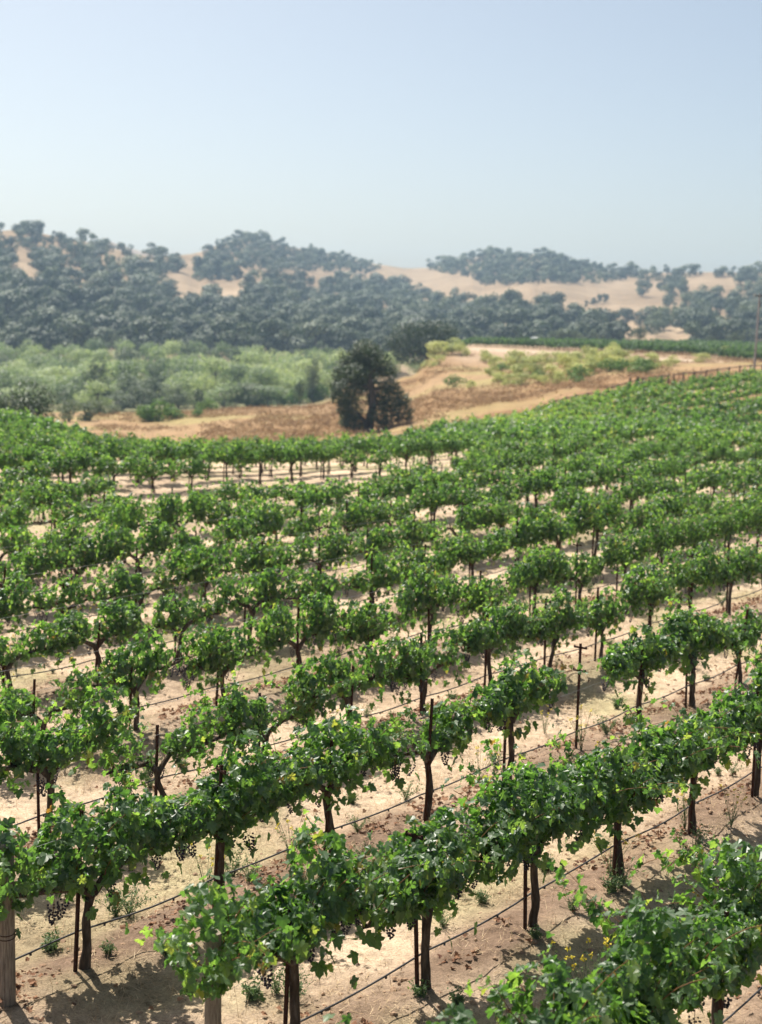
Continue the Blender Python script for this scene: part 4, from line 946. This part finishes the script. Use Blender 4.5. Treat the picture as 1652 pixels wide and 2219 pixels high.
for px, py, hgt in ((815, 612, 9), (822, 618, 7), (335, 552, 10), (345, 556, 8), (1110, 692, 15), (1128, 696, 11), (1285, 660, 5), (1298, 657, 6), (1270, 664, 4), (1310, 655, 6), (1215, 652, 5), (770, 592, 7), (1350, 705, 7), (1358, 698, 9), (60, 505, 10), (38, 512, 9), (85, 508, 9), (265, 550, 9), (1445, 592, 8), (1460, 596, 7), (384, 566, 6)):
    u = np.linspace(0.02, 1, 200); hp = hill_pt(np.full(200, px), u); q = np.array([to_px(p)[1] for p in hp]); j = int(np.argmin(np.abs(q - py)))
    HP = np.vstack([HP, hp[j]]); reg = np.append(reg, 99); cpx2 = np.append(cpx2, px); cpy2 = np.append(cpy2, q[j]); cand.append((len(HP) - 1, hgt))
def hill_oak(nq, size, seed):
    r = np.random.default_rng(seed); g = G(); crown_quads(g, rand_lobes(9, 9.5, 1.2, 7, r), nq, size, 0, .72, None, .38); tube(g, [(0, 0, -1), (.1, 0, 2.5), (0, .1, 6)], [.4, .3, .12], 5, 1)
    return g
HO = [hill_oak(620, .95, 600 + i) for i in range(5)]; HOM = [h.mesh('oak_tree', [M['hilloak'], M['trunk']]) for h in HO]
def score(c):
    i, h = c; vis = -30 < cpx2[i] < 1682
    return (0 if vis else 1, 0 if reg[i] == 99 else 1, HP[i][1] / h if reg[i] in (0, 4) else HP[i][1] / h * .72)
cand.sort(key=score)
vis_n = 300
g = G(); ti = 0
for n_, (i, hgt) in enumerate(cand):
    P = HP[i]; s = hgt / 9.0; ws = s * rng.uniform(.8, 1.45); rz = rng.uniform(0, 6.3)
    if n_ < vis_n:
        nm = WOODS[reg[i]][0] if reg[i] != 99 else 'open grass'
        o_ = link('oak_tree', HOM[rng.integers(5)], None, tuple(P - [0, 0, .5])); o_.scale = (ws, ws, s); o_.rotation_euler = (0, 0, rz)
        xq, yq = cpx2[i], cpy2[i]
        zn = ('low' if yq > 725 else 'halfway up' if yq > 660 else 'high') + (' under the pointed knoll' if 430 < xq < 830 else ' toward the plateau vines' if xq >= 830 else ' below the edge ridge' if xq < 200 else ' below the saddle')
        if reg[i] == 99: tag(o_, 'lone dark oak standing apart on the open tan hill grass', 'tree', 'lone oaks on the open hill grass')
        else: tag(o_, f'dark rounded oak on {nm}' + (', ' + zn if reg[i] == 0 else ' in the hill woods'), 'tree', f'oaks on {nm}' + (' ' + zn if reg[i] == 0 else ''))
    else:
        src = HO[rng.integers(5)]; c, sn = math.cos(rz), math.sin(rz); Rm = np.array([[c, -sn, 0], [sn, c, 0], [0, 0, 1]]) * np.array([ws, ws, s])
        off = rng.normal(0, .34)
        V_ = src.V[0:1]
        for (vv, rr), (ff, mi) in zip(src.V[:-3], src.F[:-3]):
            m4 = len(vv) // 4; selq = rng.random(m4) < .62; vv4 = vv.reshape(m4, 4, 3)[selq]; k4 = np.arange(len(vv4))[:, None] * 4
            g.add((vv4.reshape(-1, 3) * 1.0) @ Rm.T + P - [0, 0, .5], np.concatenate([k4 + [0, 3, 2], k4 + [0, 2, 1]]), 0, np.clip(rr.reshape(m4, 4)[selq].ravel() + off, 0, 1))
tag(link('oak_woodland', g.mesh('oak_woodland', M['hilloak'])), kind='stuff')
print('hill trees', len(cand), 'wood tris', g.tris(), 'vines', len(ind), len(rest))

# ------------------------------------------------------------------ haze
g = G(); box(g, (0, 1100, 44), (2650, 1210, 61))
hz = link('haze', g.mesh('haze', [])); tag(hz, kind='stuff')
hm = bpy.data.materials.new('haze'); hm.use_nodes = True; t = hm.node_tree; t.nodes.clear(); o_ = t.nodes.new('ShaderNodeOutputMaterial'); pv = t.nodes.new('ShaderNodeVolumePrincipled')
pv.inputs['Color'].default_value = (.54, .76, 1.0, 1); pv.inputs['Density'].default_value = .00023; pv.inputs['Anisotropy'].default_value = 0.25
t.links.new(pv.outputs[0], o_.inputs['Volume']); hz.data.materials.append(hm)
